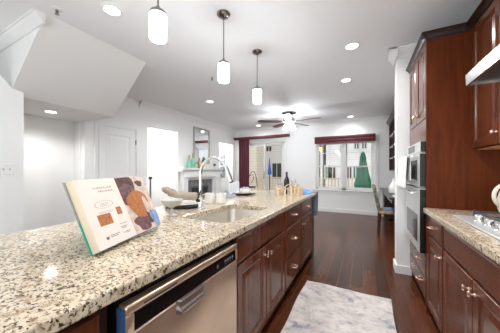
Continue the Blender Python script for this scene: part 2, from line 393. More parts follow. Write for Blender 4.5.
# ---- patio door (door_1) and window (window_1)
yf0, yf1 = YB + 0.02, YB + 0.10
b = MB(); b.box(PD0, PD0 + 0.06, yf0, yf1, 0, PZ); b.box(PD1 - 0.06, PD1, yf0, yf1, 0, PZ); b.box(PD0, PD1, yf0, yf1, PZ - 0.06, PZ); b.box(PD0, PD1, yf0, yf1, 0, 0.05)
d1 = struct('door_1', b, 'vinyl')
ctr = -3.0
def sash(x0, x1, y, fr):
    b = MB(); b.box(x0, x0 + fr, y, y + 0.035, 0.05, PZ - 0.06, 0.004); b.box(x1 - fr, x1, y, y + 0.035, 0.05, PZ - 0.06, 0.004)
    b.box(x0 + fr, x1 - fr, y, y + 0.035, 0.05, 0.05 + 0.12, 0.004); b.box(x0 + fr, x1 - fr, y, y + 0.035, PZ - 0.06 - fr, PZ - 0.06, 0.004)
    o = b.build('door_sash', 'vinyl', d1); g = MB().box(x0 + fr, x1 - fr, y + 0.014, y + 0.020, 0.17, PZ - 0.06 - fr).build('glass_pane', 'glass', o)
sash(PD0 + 0.06, ctr + 0.03, yf0 + 0.005, 0.055); sash(ctr - 0.03, PD1 - 0.06, yf0 + 0.045, 0.055)
b = MB(); b.tube([(ctr, yf0 - 0.005, 0.95), (ctr, yf0 - 0.035, 0.97), (ctr, yf0 - 0.035, 1.13), (ctr, yf0 - 0.005, 1.15)], 0.009); b.build('door_handle', 'nickel', d1, True)
b = MB(); b.box(PD0 - 0.07, PD0, YB - 0.018, YB, 0, PZ + 0.07, 0.003); b.box(PD1, PD1 + 0.07, YB - 0.018, YB, 0, PZ + 0.07, 0.003); b.box(PD0, PD1, YB - 0.018, YB, PZ, PZ + 0.07, 0.003); struct('trim_patio_door', b, 'trim')
b = MB(); b.box(WX0, WX0 + 0.05, yf0, yf1, WZ0, WZ1); b.box(WX1 - 0.05, WX1, yf0, yf1, WZ0, WZ1); b.box(WX0, WX1, yf0, yf1, WZ1 - 0.05, WZ1); b.box(WX0, WX1, yf0, yf1, WZ0, WZ0 + 0.05)
xm = (WX0 + WX1) / 2; b.box(xm - 0.06, xm + 0.06, yf0, yf1, WZ0, WZ1)
win = struct('window_1', b, 'vinyl')
zm = 1.34
for x0, x1 in ((WX0 + 0.05, xm - 0.06), (xm + 0.06, WX1 - 0.05)):
    for z0, z1, yy in ((WZ0 + 0.05, zm + 0.02, yf0 + 0.005), (zm - 0.02, WZ1 - 0.05, yf0 + 0.042)):
        b = MB(); f = 0.032
        b.box(x0, x0 + f, yy, yy + 0.03, z0, z1); b.box(x1 - f, x1, yy, yy + 0.03, z0, z1); b.box(x0 + f, x1 - f, yy, yy + 0.03, z0, z0 + f); b.box(x0 + f, x1 - f, yy, yy + 0.03, z1 - f, z1)
        o = b.build('window_sash', 'vinyl', win)
        MB().box(x0 + f, x1 - f, yy + 0.012, yy + 0.017, z0 + f, z1 - f).build('glass_pane', 'glass', o)
        if z1 > 1.9:
            b = MB(); b.box((x0 + x1) / 2 - 0.009, (x0 + x1) / 2 + 0.009, yy + 0.004, yy + 0.026, z0 + f, z1 - f); b.box(x0 + f, x1 - f, yy + 0.004, yy + 0.026, 1.74, 1.758); b.build('muntin', 'vinyl', o)
b = MB(); b.box(WX0 - 0.1, WX1 + 0.1, YB - 0.06, YB + 0.02, WZ0 - 0.03, WZ0, 0.006); b.box(WX0 - 0.06, WX1 + 0.06, YB - 0.02, YB, WZ0 - 0.12, WZ0 - 0.03, 0.004); struct('trim_window_sill', b, 'trim')
b = MB(); b.box(WX0 - 0.02, WX0 + 0.0, YB - 0.015, YB, WZ0, WZ1, 0.003); b.box(WX1, WX1 + 0.05, YB - 0.015, YB, WZ0, WZ1, 0.003); struct('trim_window_casing', b, 'trim')
# ---- closet door (door_2) on the left wall
DY0, DY1, DZ = 2.235, 2.935, 2.03
def fL(u, v, n): return (WL + 0.004 + n, u, v)
d2 = struct('door_2', MB().panel(fL, DY0, DY1, 0.01, DZ, 0.02, [(0, 0.012)]), 'door_paint')
for v0, v1 in ((0.2, 0.86), (1.0, 1.90)):
    MB().panel(lambda u, v, n: (WL + 0.016 + n, u, v), DY0 + 0.12, DY1 - 0.12, v0, v1, 0.01, [(0.0, 0.008), (0.018, 0.002), (0.04, 0.002), (0.07, 0.007)]).build('door_panel', 'door_paint', d2)
b = MB(); b.lathe([(0.026, 0), (0.026, 0.006), (0.011, 0.012), (0.011, 0.03), (0.026, 0.042), (0.028, 0.055), (0.018, 0.068), (0, 0.07)], (WL + 0.016, DY0 + 0.06, 0.95), 16, Matrix.Rotation(R(90), 4, 'Y')); b.build('door_handle', 'nickel', d2, True)
for z in (0.25, 1.05, 1.80):
    MB().box(WL + 0.014, WL + 0.03, DY1 - 0.006, DY1 + 0.012, z - 0.045, z + 0.045, 0.003).build('hinge', 'nickel', d2)
b = MB(); b.box(WL, WL + 0.02, DY0 - 0.075, DY0 - 0.008, 0, DZ + 0.075, 0.004); b.box(WL, WL + 0.02, DY1 + 0.014, DY1 + 0.075, 0, DZ + 0.075, 0.004); b.box(WL, WL + 0.02, DY0 - 0.008, DY1 + 0.014, DZ + 0.01, DZ + 0.075, 0.004); struct('trim_closet_door', b, 'trim')

# ---- outdoors
struct('trim_terrace', MB().box(-16, 8, YB + 0.14, 11.4, -0.12, -0.02), 'deck')
struct('trim_yard', MB().box(-40, 25, 11.4, 40, -3.2, -3.0), 'deck')

# ================================================================== ISLAND
IX = -0.635            # door face plane
CZ = 0.914
# cutout outline of the sink in the counter (world x,y)
sink_pts = []
SX0, SX1, SY0, SY1 = -1.13, -0.735, 1.13, 1.80
def sink_outline(off=0.0, n=6):
    pts = []; r = 0.06
    def arc(cx, cy, a0, a1):
        for k in range(n + 1):
            a = a0 + (a1 - a0) * k / n; pts.append((cx + (r) * math.cos(a), cy + (r) * math.sin(a)))
    x0, x1, ya, yb = SX0 - off, SX1 + off, SY0 - off, SY1 + off
    arc(x1 - r, yb - r, 0, math.pi / 2); arc(x0 + r, yb - r, math.pi / 2, math.pi)
    arc(x0 + r, ya + r, math.pi, 1.5 * math.pi); arc(x1 - r, ya + r, 1.5 * math.pi, 2 * math.pi)
    return pts
def counter(name, outline, hole, z0, z1, label):
    t = bmesh.new(); e = 0.006
    def loop(pts, z): 
        vs = [t.verts.new((x, y, z)) for x, y in pts]
        return [t.edges.new((vs[i], vs[(i + 1) % len(vs)])) for i in range(len(vs))]
    ed = loop(outline, z1)
    if hole: ed = ed + loop(hole, z1)
    bmesh.ops.triangle_fill(t, edges=ed, use_beauty=True)
    g = bmesh.ops.extrude_face_region(t, geom=list(t.faces))
    for v in [v for v in g['geom'] if isinstance(v, bmesh.types.BMVert)]: v.co.z = z0
    bmesh.ops.recalc_face_normals(t, faces=t.faces)
    be = [x for x in t.edges if len(x.link_faces) == 2 and x.calc_face_angle(0) > 0.7 and abs(x.verts[0].co.z - x.verts[1].co.z) < 1e-6]
    bmesh.ops.bevel(t, geom=be, offset=e, segments=3, affect='EDGES', profile=0.5)
    b = MB(); b._merge(t); return tag(b.build(name, 'granite'), label, 'countertop')
counter('granite_countertop', [(-0.61, -0.45), (-0.61, 3.34), (-1.625, 3.34), (-1.625, -0.45)], sink_outline(), 0.874, CZ,
        'long speckled granite island countertop with the sink cut into it')
def fI(u, v, n): return (IX - 0.02 + n, u, v)         # island fronts face +x
def fR(u, v, n): return (0.487 + 0.02 - n, u, v)       # right fronts face -x
def door_front(parent, f, u0, u1, v0, v1, name='door', m='cherry', raised=True):
    if raised: st = [(0, 0.018), (0.003, 0.021), (0.052, 0.021), (0.058, 0.013), (0.072, 0.011), (0.10, 0.018)]
    else: st = [(0, 0.013), (0.004, 0.017), (0.012, 0.018), (0.018, 0.021)]
    return MB().panel(f, u0, u1, v0, v1, 0.02, st).build(name, m, parent)
def knob(parent, f, u, v, name='knob'):
    c = Vector(f(u, v, 0.021)); d = Vector(f(u, v, 0.121)) - c
    M = d.to_track_quat('Z', 'Y').to_matrix().to_4x4()
    b = MB(); b.lathe([(0.009, 0), (0.009, 0.003), (0.005, 0.007), (0.005, 0.014), (0.014, 0.021), (0.015, 0.026), (0.010, 0.031), (0, 0.032)], c, 14, M)
    return b.build(name, 'knob', parent, True)
def pull(parent, f, u, v, half=0.035):
    b = MB(); pts = [f(u - half, v, 0.02), f(u - half, v, 0.038), f(u - half * 0.6, v, 0.048), f(u, v, 0.051), f(u + half * 0.6, v, 0.048), f(u + half, v, 0.038), f(u + half, v, 0.02)]
    b.tube(pts, [0.008, 0.007, 0.007, 0.008, 0.007, 0.007, 0.008], 8); return b.build('pull', 'knob', parent, True)
def base_island(label, y0, y1, group=None, hollow=False):
    t = thing('base_cabinet', label, 'cabinet', (-0.95, (y0 + y1) / 2, 0), group)
    b = MB()
    if hollow:
        b.box(-1.30, IX - 0.02, y0, y1, 0.10, 0.62); b.box(IX - 0.04, IX - 0.02, y0, y1, 0.62, 0.872)
    else: b.box(-1.30, IX - 0.02, y0, y1, 0.10, 0.872)
    b.build('body', 'cherry_dark', t)
    MB().box(-1.28, IX - 0.09, y0, y1, 0.0, 0.10).build('toe_kick', 'toe', t)
    return t
g = 0.006
# near cabinet left of dishwasher
t = base_island('dark cherry base cabinet at the near end of the island, left of the dishwasher', -0.42, 0.375)
d = door_front(t, fI, -0.40, 0.345, 0.10, 0.845); knob(d, fI, -0.35, 0.62)
# dishwasher
t = thing('dishwasher', 'stainless steel dishwasher under the island with black control strip', 'dishwasher', (-0.9, 0.72, 0))
DWX = -0.617; DA, DB = 0.405, 1.045
MB().box(-1.25, -0.665, DA, DB, 0.08, 0.855).build('body', 'black_matte', t)
MB().box(-1.22, -0.70, DA + 0.02, DB - 0.02, 0.0, 0.08).build('toe_kick', 'black_matte', t)
b = MB(); b.box(-0.655, DWX, DA, DB, 0.12, 0.748, 0.006, 3)
door = b.build('door', 'steel_warm', t, True)
b = MB(); b.box(-0.655, DWX + 0.002, DA, DB, 0.808, 0.838, 0.007, 3); b.box(-0.655, DWX + 0.002, DA, DA + 0.028, 0.750, 0.807, 0.003); b.box(-0.655, DWX + 0.002, DB - 0.014, DB, 0.750, 0.807, 0.003)
b.build('top_trim', 'steel_warm', t, True)
cp = MB().box(-0.655, DWX - 0.001, DA + 0.028, DB - 0.014, 0.750, 0.808, 0.002).build('control_panel', 'black_gloss', t)
b = MB()
for k in range(4): b.box(DWX - 0.001, DWX, 0.925 + k * 0.022, 0.938 + k * 0.022, 0.776, 0.788)
for k in range(4): b.box(DWX - 0.001, DWX, 0.928 + k * 0.022, 0.935 + k * 0.022, 0.765, 0.769)
b.build('display_mark', 'led', cp)
MB().box(DWX - 0.001, DWX, 0.86, 0.868, 0.770, 0.786).build('indicator', 'led', cp)
vent = MB().box(DWX + 0.001, DWX + 0.003, DA + 0.06, DA + 0.20, 0.818, 0.823).build('vent_slot', 'black_matte', t)
# pocket handle: scooped lip
hy0, hy1 = 0.60, 0.765
def pocket(u, v):
    y = hy0 + (hy1 - hy0) * u; s = math.sin(math.pi * min(1, max(0, u)))
    prof = [(0.002, 0.752), (0.008, 0.745), (0.010, 0.728), (0.018, 0.712), (0.018, 0.704), (0.010, 0.695), (0.002, 0.69)]
    k = v * (len(prof) - 1); i = min(int(k), len(prof) - 2); fr = k - i
    dx = prof[i][0] * (1 - fr) + prof[i + 1][0] * fr; z = prof[i][1] * (1 - fr) + prof[i + 1][1] * fr
    ed = min(1, s * 3.2)
    return (DWX - 0.004 + 0.005 + dx * ed, y, 0.752 - (0.752 - z) * (0.75 + 0.25 * ed))
hd = MB().grid(pocket, 20, 15).build('handle', 'handle_steel', t, True)
MB().box(DWX + 0.0, DWX + 0.002, hy0 + 0.012, hy1 - 0.012, 0.742, 0.751).build('handle_recess', 'black_matte', hd)
MB().box(-0.655, -0.617, DA - 0.003, DA - 0.0005, 0.14, 0.828).build('blue_side_film', 'blue_film', t)['label'] = 'blue protective film on the side of the door'
# sink cabinet
t = base_island('dark cherry sink base cabinet with two doors under a plain front panel', 1.06, 1.94, hollow=True)
door_front(t, fI, 1.08, 1.925, 0.70, 0.862, 'front_panel', raised=False)
d = door_front(t, fI, 1.08, 1.497, 0.11, 0.685); knob(d, fI, 1.470, 0.625)
d = door_front(t, fI, 1.509, 1.925, 0.11, 0.685); knob(d, fI, 1.537, 0.625)
# drawer cabinet
t = base_island('dark cherry island cabinet with a stack of three drawers', 1.942, 2.528)
for v0, v1 in ((0.70, 0.862), (0.392, 0.685), (0.11, 0.378)):
    d = door_front(t, fI, 1.96, 2.515, v0, v1, 'drawer', raised=False); pull(d, fI, 2.235, (v0 + v1) / 2)
t = base_island('dark cherry island cabinet at the far end, one drawer above one door', 2.53, 3.12)
d = door_front(t, fI, 2.55, 3.105, 0.70, 0.862, 'drawer', raised=False); pull(d, fI, 2.83, 0.781)
d = door_front(t, fI, 2.55, 3.105, 0.11, 0.685); knob(d, fI, 2.60, 0.60)
b = MB(); b.box(-1.34, IX - 0.006, 3.122, 3.30, 0.0, 0.872); b.box(-1.34, -1.32, -0.44, 3.122, 0, 0.872); b.box(-1.34, IX - 0.002, -0.44, -0.425, 0, 0.872)
tag(b.build('island_end_panel', 'cherry_dark'), 'dark cherry panel closing the far end and back of the island', 'panel')
# sink
t = thing('kitchen_sink', 'stainless undermount sink set in the granite island', 'sink', ((SX0 + SX1) / 2, (SY0 + SY1) / 2, 0.66))
o0 = sink_outline(0.012); cxs, cys = (SX0 + SX1) / 2, (SY0 + SY1) / 2
def shrink(k, z): return [(cxs + (x - cxs) * k, cys + (y - cys) * k, z) for x, y in o0]
tb = bmesh.new(); rings = [[tb.verts.new(p) for p in L_] for L_ in (shrink(1.05, 0.872), shrink(1.0, 0.872), shrink(0.985, 0.86), shrink(0.955, 0.70), shrink(0.90, 0.672), shrink(0.2, 0.664))]
for a, c in zip(rings, rings[1:]):
    for k in range(len(a)): tb.faces.new((a[k], c[k], c[(k + 1) % len(a)], a[(k + 1) % len(a)]))
tb.faces.new(rings[-1]); bmesh.ops.recalc_face_normals(tb, faces=tb.faces)
for f_ in tb.faces: f_.normal_flip() if f_.normal.z < -0.5 else None
b = MB(); b._merge(tb); b.build('basin', 'sink_steel', t, True)
b = MB(); b.lathe([(0.045, 0), (0.045, 0.003), (0.035, 0.004), (0.03, 0.001), (0, 0.001)], (cxs, cys, 0.665), 24); b.build('drain', 'steel_bright', t, True)
# faucet
FX, FY = -1.215, 1.455
t = thing('kitchen_faucet', 'tall chrome gooseneck faucet behind the island sink', 'faucet', (FX, FY, CZ))
b = MB(); b.lathe([(0.030, 0), (0.030, 0.006), (0.024, 0.012), (0.022, 0.03), (0.022, 0.10), (0.017, 0.112), (0, 0.112)], (FX, FY, CZ), 24); b.build('base', 'chrome', t, True)
rad = 0.135; zc0 = CZ + 0.29
pts = [(FX, FY, CZ + 0.10), (FX, FY, zc0)] + [(FX + rad - rad * math.cos(a), FY, zc0 + rad * math.sin(a)) for a in [math.pi * k / 20 for k in range(1, 19)]]
b = MB(); b.tube(pts, 0.0135, 14); b.build('spout', 'chrome', t, True)
e = Vector(pts[-1]); dv = (Vector(pts[-1]) - Vector(pts[-2])).normalized()
b = MB(); b.tube([e - dv * 0.005, e + dv * 0.02, e + dv * 0.06, e + dv * 0.105], [0.0155, 0.0165, 0.018, 0.017], 14); sp = b.build('spray_head', 'chrome', t, True)
b = MB(); b.tube([e + dv * 0.105, e + dv * 0.112], 0.0145, 14); b.build('nozzle', 'black_matte', sp, True)
b = MB(); b.tube([(FX, FY - 0.018, CZ + 0.07), (FX, FY - 0.045, CZ + 0.075)], 0.013, 12); b.tube([(FX, FY - 0.043, CZ + 0.075), (FX + 0.03, FY - 0.055, CZ + 0.12), (FX + 0.05, FY - 0.06, CZ + 0.155)], [0.009, 0.006, 0.005], 10); b.build('lever', 'black_gloss', t, True)

# ================================================================== RIGHT SIDE KITCHEN RUN
RX = 0.487
def base_right(label, y0, y1):
    t = thing('base_cabinet', label, 'cabinet', (0.8, (y0 + y1) / 2, 0))
    MB().box(RX + 0.02, XR - 0.005, y0, y1, 0.085, 0.872).build('body', 'cherry_dark', t)
    MB().box(RX + 0.085, XR - 0.005, y0, y1, 0, 0.085).build('toe_kick', 'toe', t)
    return t
t = base_right('narrow cherry base cabinet beside the oven tower, one drawer over one door', 1.955, 2.388)
d = door_front(t, fR, 1.968, 2.375, 0.705, 0.862, 'drawer', raised=False); pull(d, fR, 2.19, 0.785)
d = door_front(t, fR, 1.968, 2.375, 0.095, 0.69); knob(d, fR, 2.015, 0.61)
t = base_right('wide cherry base cabinet under the cooktop with two doors', 1.02, 1.953)
door_front(t, fR, 1.03, 1.94, 0.705, 0.862, 'front_panel', raised=False)
d = door_front(t, fR, 1.489, 1.94, 0.095, 0.69); knob(d, fR, 1.518, 0.63)
d = door_front(t, fR, 1.03, 1.481, 0.095, 0.69); knob(d, fR, 1.452, 0.63)
t = base_right('cherry base cabinet nearest the camera in the right run', 0.3, 1.018)
d = door_front(t, fR, 0.31, 1.008, 0.095, 0.862); knob(d, fR, 0.95, 0.75)
counter('granite_countertop', [(0.464, 0.28), (XR - 0.003, 0.28), (XR - 0.003, 2.388), (0.464, 2.388)], None, 0.874, CZ,
        'speckled granite countertop under the cooktop and hood')
# cooktop
CTX0, CTX1, CTY0, CTY1 = 0.558, 1.06, 1.22, 2.04
t = thing('gas_cooktop', 'stainless gas cooktop with black grates set on the right counter', 'cooktop', (0.82, 1.6, CZ))
MB().box(CTX0, CTX1, CTY0, CTY1, CZ + 0.0005, CZ + 0.012, 0.005, 3).build('tray', 'tray_steel', t, True)
zt = CZ + 0.012
for k, yy in enumerate((1.92, 1.80, 1.68, 1.56, 1.44)):
    b = MB(); b.lathe([(0.026, 0), (0.026, 0.006), (0.021, 0.010), (0.020, 0.034), (0.017, 0.038), (0, 0.038)], (CTX0 + 0.07, yy - 0.09, zt), 20); kb = b.build('control_knob', 'steel_bright', t, True)
    MB().box(CTX0 + 0.053, CTX0 + 0.087, yy - 0.094, yy - 0.086, zt + 0.0385, zt + 0.044, 0.002).build('grip', 'steel_bright', kb)
for yy in (1.82, 1.40):
    for xx in (0.78, 0.96):
        b = MB(); b.lathe([(0.05, 0), (0.05, 0.006), (0.038, 0.010), (0.036, 0.018), (0, 0.020)], (xx, yy, zt), 20); b.build('burner', 'iron', t, True)
for y0_, y1_ in ((1.63, 2.02), (1.235, 1.60)):
    b = MB(); zz = zt + 0.034
    for xx in (0.672, 0.856, 1.04): b.box(xx - 0.009, xx + 0.009, y0_, y1_, zz - 0.008, zz + 0.004, 0.003)
    for yy in (y0_, (y0_ + y1_) / 2, y1_): b.box(0.672, 1.04, yy - 0.009, yy + 0.009, zz - 0.008, zz + 0.004, 0.003)
    for xx in (0.672, 1.04):
        for yy in (y0_ + 0.004, y1_ - 0.004): b.box(xx - 0.007, xx + 0.007, yy - 0.007, yy + 0.007, zt, zz + 0.012, 0.002)
    for xx in (0.785, 0.955):
        b.box(xx - 0.005, xx + 0.005, y0_ + 0.05, y1_ - 0.05, zz - 0.004, zz + 0.006, 0.002)
    b.build('grate', 'iron', t)
# jug
JX, JY = 0.905, 2.14
t = thing('ceramic_jug', 'cream ceramic jug with a loop handle on the counter behind the cooktop', 'jug', (JX, JY, CZ))
b = MB(); b.lathe([(0.048, 0), (0.056, 0.006), (0.074, 0.06), (0.078, 0.11), (0.066, 0.17), (0.049, 0.205), (0.054, 0.24), (0.058, 0.245), (0.052, 0.24), (0.045, 0.205), (0.05, 0.14), (0, 0.02)], (JX, JY, CZ + 0.001), 28); b.build('body', 'cream_porcelain', t, True)
b = MB(); hdir = Vector((-0.889, -0.457, 0)).normalized(); hp = []
for k in range(13):
    a = -0.55 * math.pi + 1.15 * math.pi * k / 12
    hp.append(Vector((JX, JY, CZ + 0.150)) + hdir * (0.052 + 0.08 * max(-0.1, math.cos(a))) + Vector((0, 0, 0.078 * math.sin(a))))
b.tube(hp, 0.011, 10); b.build('handle', 'cream_porcelain', t, True)

# tall oven tower
TY0, TY1 = 2.392, 3.165
t = thing('oven_tower_cabinet', 'tall cherry cabinet tower with the wall ovens built in', 'cabinet', (0.8, 2.78, 0))
b = MB(); b.box(RX + 0.0, XR - 0.004, TY0, TY0 + 0.02, 0.0, 2.36); b.box(RX + 0.02, XR - 0.004, TY1 - 0.02, TY1, 0.0, 2.36)
b.box(XR - 0.02, XR - 0.004, TY0 + 0.02, TY1 - 0.02, 0.085, 2.36); b.box(RX + 0.02, XR - 0.02, TY0 + 0.02, TY1 - 0.02, 2.34, 2.36)
b.box(RX + 0.02, XR - 0.02, TY0 + 0.02, TY1 - 0.02, 1.50, 1.52); b.box(RX + 0.02, XR - 0.02, TY0 + 0.02, TY1 - 0.02, 0.47, 0.49)
b.build('body', 'cherry_tall', t)
MB().box(RX + 0.085, XR - 0.02, TY0 + 0.02, TY1 - 0.02, 0, 0.085).build('toe_kick', 'toe', t)
MB().box(RX + 0.0, RX + 0.02, TY0 + 0.02, TY1 - 0.01, 1.50, 1.69).build('filler_panel', 'cherry', t)
ym = (TY0 + TY1) / 2
d = door_front(t, fR, TY0 + 0.02, ym - 0.003, 1.70, 2.372, m='cherry'); knob(d, fR, ym - 0.035, 1.78)
d = door_front(t, fR, ym + 0.003, TY1 - 0.01, 1.70, 2.372, m='cherry'); knob(d, fR, ym + 0.035, 1.78)
for v0, v1 in ((0.29, 0.478), (0.095, 0.28)):
    d = door_front(t, fR, TY0 + 0.012, TY1 - 0.01, v0, v1, 'drawer', raised=False)
    pull(d, fR, TY0 + 0.22, (v0 + v1) / 2 + 0.02); pull(d, fR, TY1 - 0.22, (v0 + v1) / 2 + 0.02)
def cab_crown(b, x, yA, yB, z0, h=0.045, d=0.042, returnY=None):
    pts = [(0, 0), (-0.008, 0), (-0.012, h * 0.2), (-d * 0.5, h * 0.55), (-d * 0.85, h * 0.8), (-d, h * 0.85), (-d, h), (0, h)]
    b.prism([(x + p, z0 + q) for p, q in pts], 'y', yA, yB)
b = MB(); cab_crown(b, RX + 0.003, TY0 - 0.038, TY1, 2.376)
pts = [(0, 0), (-0.008, 0), (-0.012, 0.009), (-0.021, 0.025), (-0.036, 0.036), (-0.042, 0.038), (-0.042, 0.045), (0, 0.045)]
b.prism([(TY0 + p, 2.376 + q) for p, q in pts], 'x', RX - 0.039, 0.735)
b.box(RX, XR - 0.004, TY0, TY1, 2.36, 2.42)
b.build('crown_moulding', 'cherry_dark', t)
# ovens
t = thing('built_in_oven', 'stainless double wall oven built into the cherry tower', 'oven', (0.8, 2.78, 0.49))
OA, OB = TY0 + 0.024, TY1 - 0.03
MB().box(RX + 0.005, XR - 0.03, OA + 0.005, OB - 0.005, 0.492, 1.497).build('body', 'black_gloss', t)
OX = RX - 0.042
cp = MB().box(OX + 0.004, RX + 0.005, OA, OB, 1.40, 1.495, 0.003).build('control_panel', 'oven_steel', t)
MB().box(OX + 0.006, RX + 0.004, OA - 0.004, OA, 1.402, 1.493).build('side_trim', 'black_gloss', cp)
MB().box(OX + 0.0022, OX + 0.0038, OA + 0.24, OB - 0.16, 1.415, 1.48).build('display', 'black_gloss', cp)
for v0, v1, wz0, wz1, hz in ((1.085, 1.392, 1.14, 1.335, 1.365), (0.50, 1.075, 0.58, 0.83, 1.035)):
    od = MB().box(OX, RX + 0.005, OA, OB, v0, v1, 0.004).build('oven_door', 'oven_steel', t)
    MB().box(OX - 0.002, OX, OA + 0.09, OB - 0.09, wz0, wz1).build('oven_window', 'oven_glass' if v0 > 1 else 'black_gloss', od)
    MB().box(OX + 0.001, RX + 0.004, OA - 0.004, OA, v0 + 0.006, v1 - 0.006).build('side_gasket', 'black_gloss', od)
    b = MB(); b.tube([(OX - 0.055, OA + 0.01, hz), (OX - 0.055, OB - 0.03, hz)], 0.011, 12)
    for yy in (OA + 0.05, OB - 0.07): b.tube([(OX - 0.001, yy, hz), (OX - 0.055, yy, hz)], 0.008, 10)
    b.build('handle', 'steel_bright', od, True)
# towel on upper oven handle
hx, hz = OX - 0.055, 1.365
def tw(u, v):
    yy = 2.58 + 0.52 * u + 0.01 * math.sin(v * 6)
    L1, L2, r = 0.30, 0.22, 0.016
    tot = L1 + math.pi * r + L2; s_ = v * tot
    wob = 0.006 * math.sin(u * 17) + 0.004 * math.sin(u * 31 + 1)
    if s_ < L1: x = hx - r - wob * (1 - s_ / L1) - 0.02 * (1 - s_ / L1) * (0.5 + u * .5); z = hz - (L1 - s_); 
    elif s_ < L1 + math.pi * r: a = (s_ - L1) / r; x = hx - r * math.cos(a); z = hz + r * math.sin(a)
    else: x = hx + r - 0.0; z = hz - (s_ - L1 - math.pi * r)
    return (x, yy + (0.02 * (hz - z)) * (u - 0.5), z)
tag(MB().grid(tw, 24, 40, 0.004).build('dish_towel', 'towel', None, True), 'white dish towel hanging over the upper oven handle', 'towel')

# upper cabinets + hood
UX = 0.775
def fU(u, v, n): return (UX + 0.02 - n, u, v)
def upper(label, y0, y1, z0):
    t = thing('upper_cabinet', label, 'cabinet', (0.95, (y0 + y1) / 2, z0))
    MB().box(UX + 0.02, XR - 0.004, y0, y1, z0, 2.36).build('body', 'cherry', t)
    b = MB(); cab_crown(b, UX + 0.003, y0, y1, 2.376); b.box(UX, XR - 0.004, y0, y1, 2.36, 2.42); b.build('crown_moulding', 'cherry_dark', t)
    return t
t = upper('cherry wall cabinet between the oven tower and the range hood', 1.962, 2.389, 1.405)
d = door_front(t, fU, 1.975, 2.375, 1.412, 2.370); knob(d, fU, 2.012, 1.49)
MB().box(UX + 0.03, XR - 0.03, 1.98, 2.37, 1.398, 1.405).build('underside', 'birch', t)['label'] = 'pale wood underside'
t = upper('short cherry wall cabinet directly above the range hood', 1.20, 1.958, 1.955)
d = door_front(t, fU, 1.582, 1.945, 1.965, 2.370); knob(d, fU, 1.62, 2.02)
d = door_front(t, fU, 1.21, 1.576, 1.965, 2.370); knob(d, fU, 1.54, 2.02)
t = thing('range_hood', 'stainless range hood with dark filter above the cooktop', 'hood', (0.9, 1.58, 1.80))
HX = 0.605; HA, HB = 1.205, 1.953
b = MB(); b.prism([(HX, 1.795), (HX, 1.868), (0.765, 1.95), (XR - 0.004, 1.95), (XR - 0.004, 1.795), (XR - 0.03, 1.795), (XR - 0.03, 1.84), (HX + 0.012, 1.84), (HX + 0.012, 1.795)], 'y', HA, HB)
b.build('shell', 'steel', t)
MB().box(HX + 0.012, XR - 0.03, HA, HB, 1.806, 1.839).build('filter', 'iron', t)
for yy in (HA, HB - 0.006): MB().box(HX, XR - 0.004, yy, yy + 0.006, 1.795, 1.84).build('end_cap', 'steel', t)
for yy in (1.80, 1.36):
    b = MB(); b.lathe([(0.0, 0), (0.035, 0.0), (0.038, 0.006), (0, 0.006)], (0.78, yy, 1.7995), 20); b.build('lamp_lens', 'hood_lamp', t, True)
    spot('hood_spot', (0.78, yy, 1.79), 3, 120)

# ================================================================== CEILING LIGHTS
g_ = 'recessed ceiling lights'
for (x, y, lab) in ((-2.01, 1.193, 'recessed ceiling light nearest the camera, above the island back edge'), (-0.114, 2.814, 'recessed ceiling light just left of the oven tower, nearer of the two'),
                    (-0.243, 3.833, 'recessed ceiling light in front of the pier, second from the oven tower'), (-2.862, 3.729, 'recessed ceiling light between the doorway and the pendants'),
                    (-3.0, 6.45, 'recessed ceiling light above the patio door'), (-0.297, 6.5, 'recessed ceiling light above the far window')):
    t = thing('recessed_light', lab, 'ceiling light', (x, y, CE), g_)
    b = MB(); b.lathe([(0.062, -0.001), (0.066, -0.008), (0.088, -0.006), (0.092, 0), (0.062, 0)], (x, y, CE), 28); b.build('trim_ring', 'plastic_white', t, True)
    b = MB(); b.lathe([(0, -0.003), (0.062, -0.003), (0.062, 0.0), (0, 0.0)], (x, y, CE - 0.0005), 28); b.build('lens', 'can_lamp', t, True)
    spot('can_spot', (x, y, CE - 0.03), 24 if y < 3 else (60 if y < 4 else 14), 165)
x, y, z = -3.924, 1.48, 2.067
t = thing('recessed_light', 'recessed light in the low ceiling of the niche under the stairs', 'ceiling light', (x, y, z), g_)
b = MB(); b.lathe([(0.062, -0.001), (0.066, -0.008), (0.088, -0.006), (0.092, 0), (0.062, 0)], (x, y, z), 28); b.build('trim_ring', 'plastic_white', t, True)
b = MB(); b.lathe([(0, -0.003), (0.062, -0.003), (0.062, 0.0), (0, 0.0)], (x, y, z - 0.0005), 28); b.build('lens', 'can_lamp', t, True)
spot('niche_spot', (x, y, z - 0.03), 24, 150, (1, 0.99, 0.98))
for x, y, lab in ((-2.435, 0.961, 'small chrome fire sprinkler on the ceiling beside the stair soffit'), (-2.08, 2.761, 'small chrome fire sprinkler on the ceiling left of the middle pendant')):
    t = thing('fire_sprinkler', lab, 'sprinkler', (x, y, CE), 'ceiling sprinklers')
    b = MB(); b.lathe([(0.04, 0), (0.04, -0.004), (0.02, -0.010), (0, -0.010)], (x, y, CE), 20); b.build('escutcheon', 'plastic_white', t, True)
    b = MB(); b.lathe([(0.012, 0), (0.012, -0.02), (0.006, -0.022), (0.006, -0.035), (0.018, -0.036), (0.018, -0.039), (0, -0.039)], (x, y, CE - 0.008), 12); b.build('head', 'nickel', t, True)
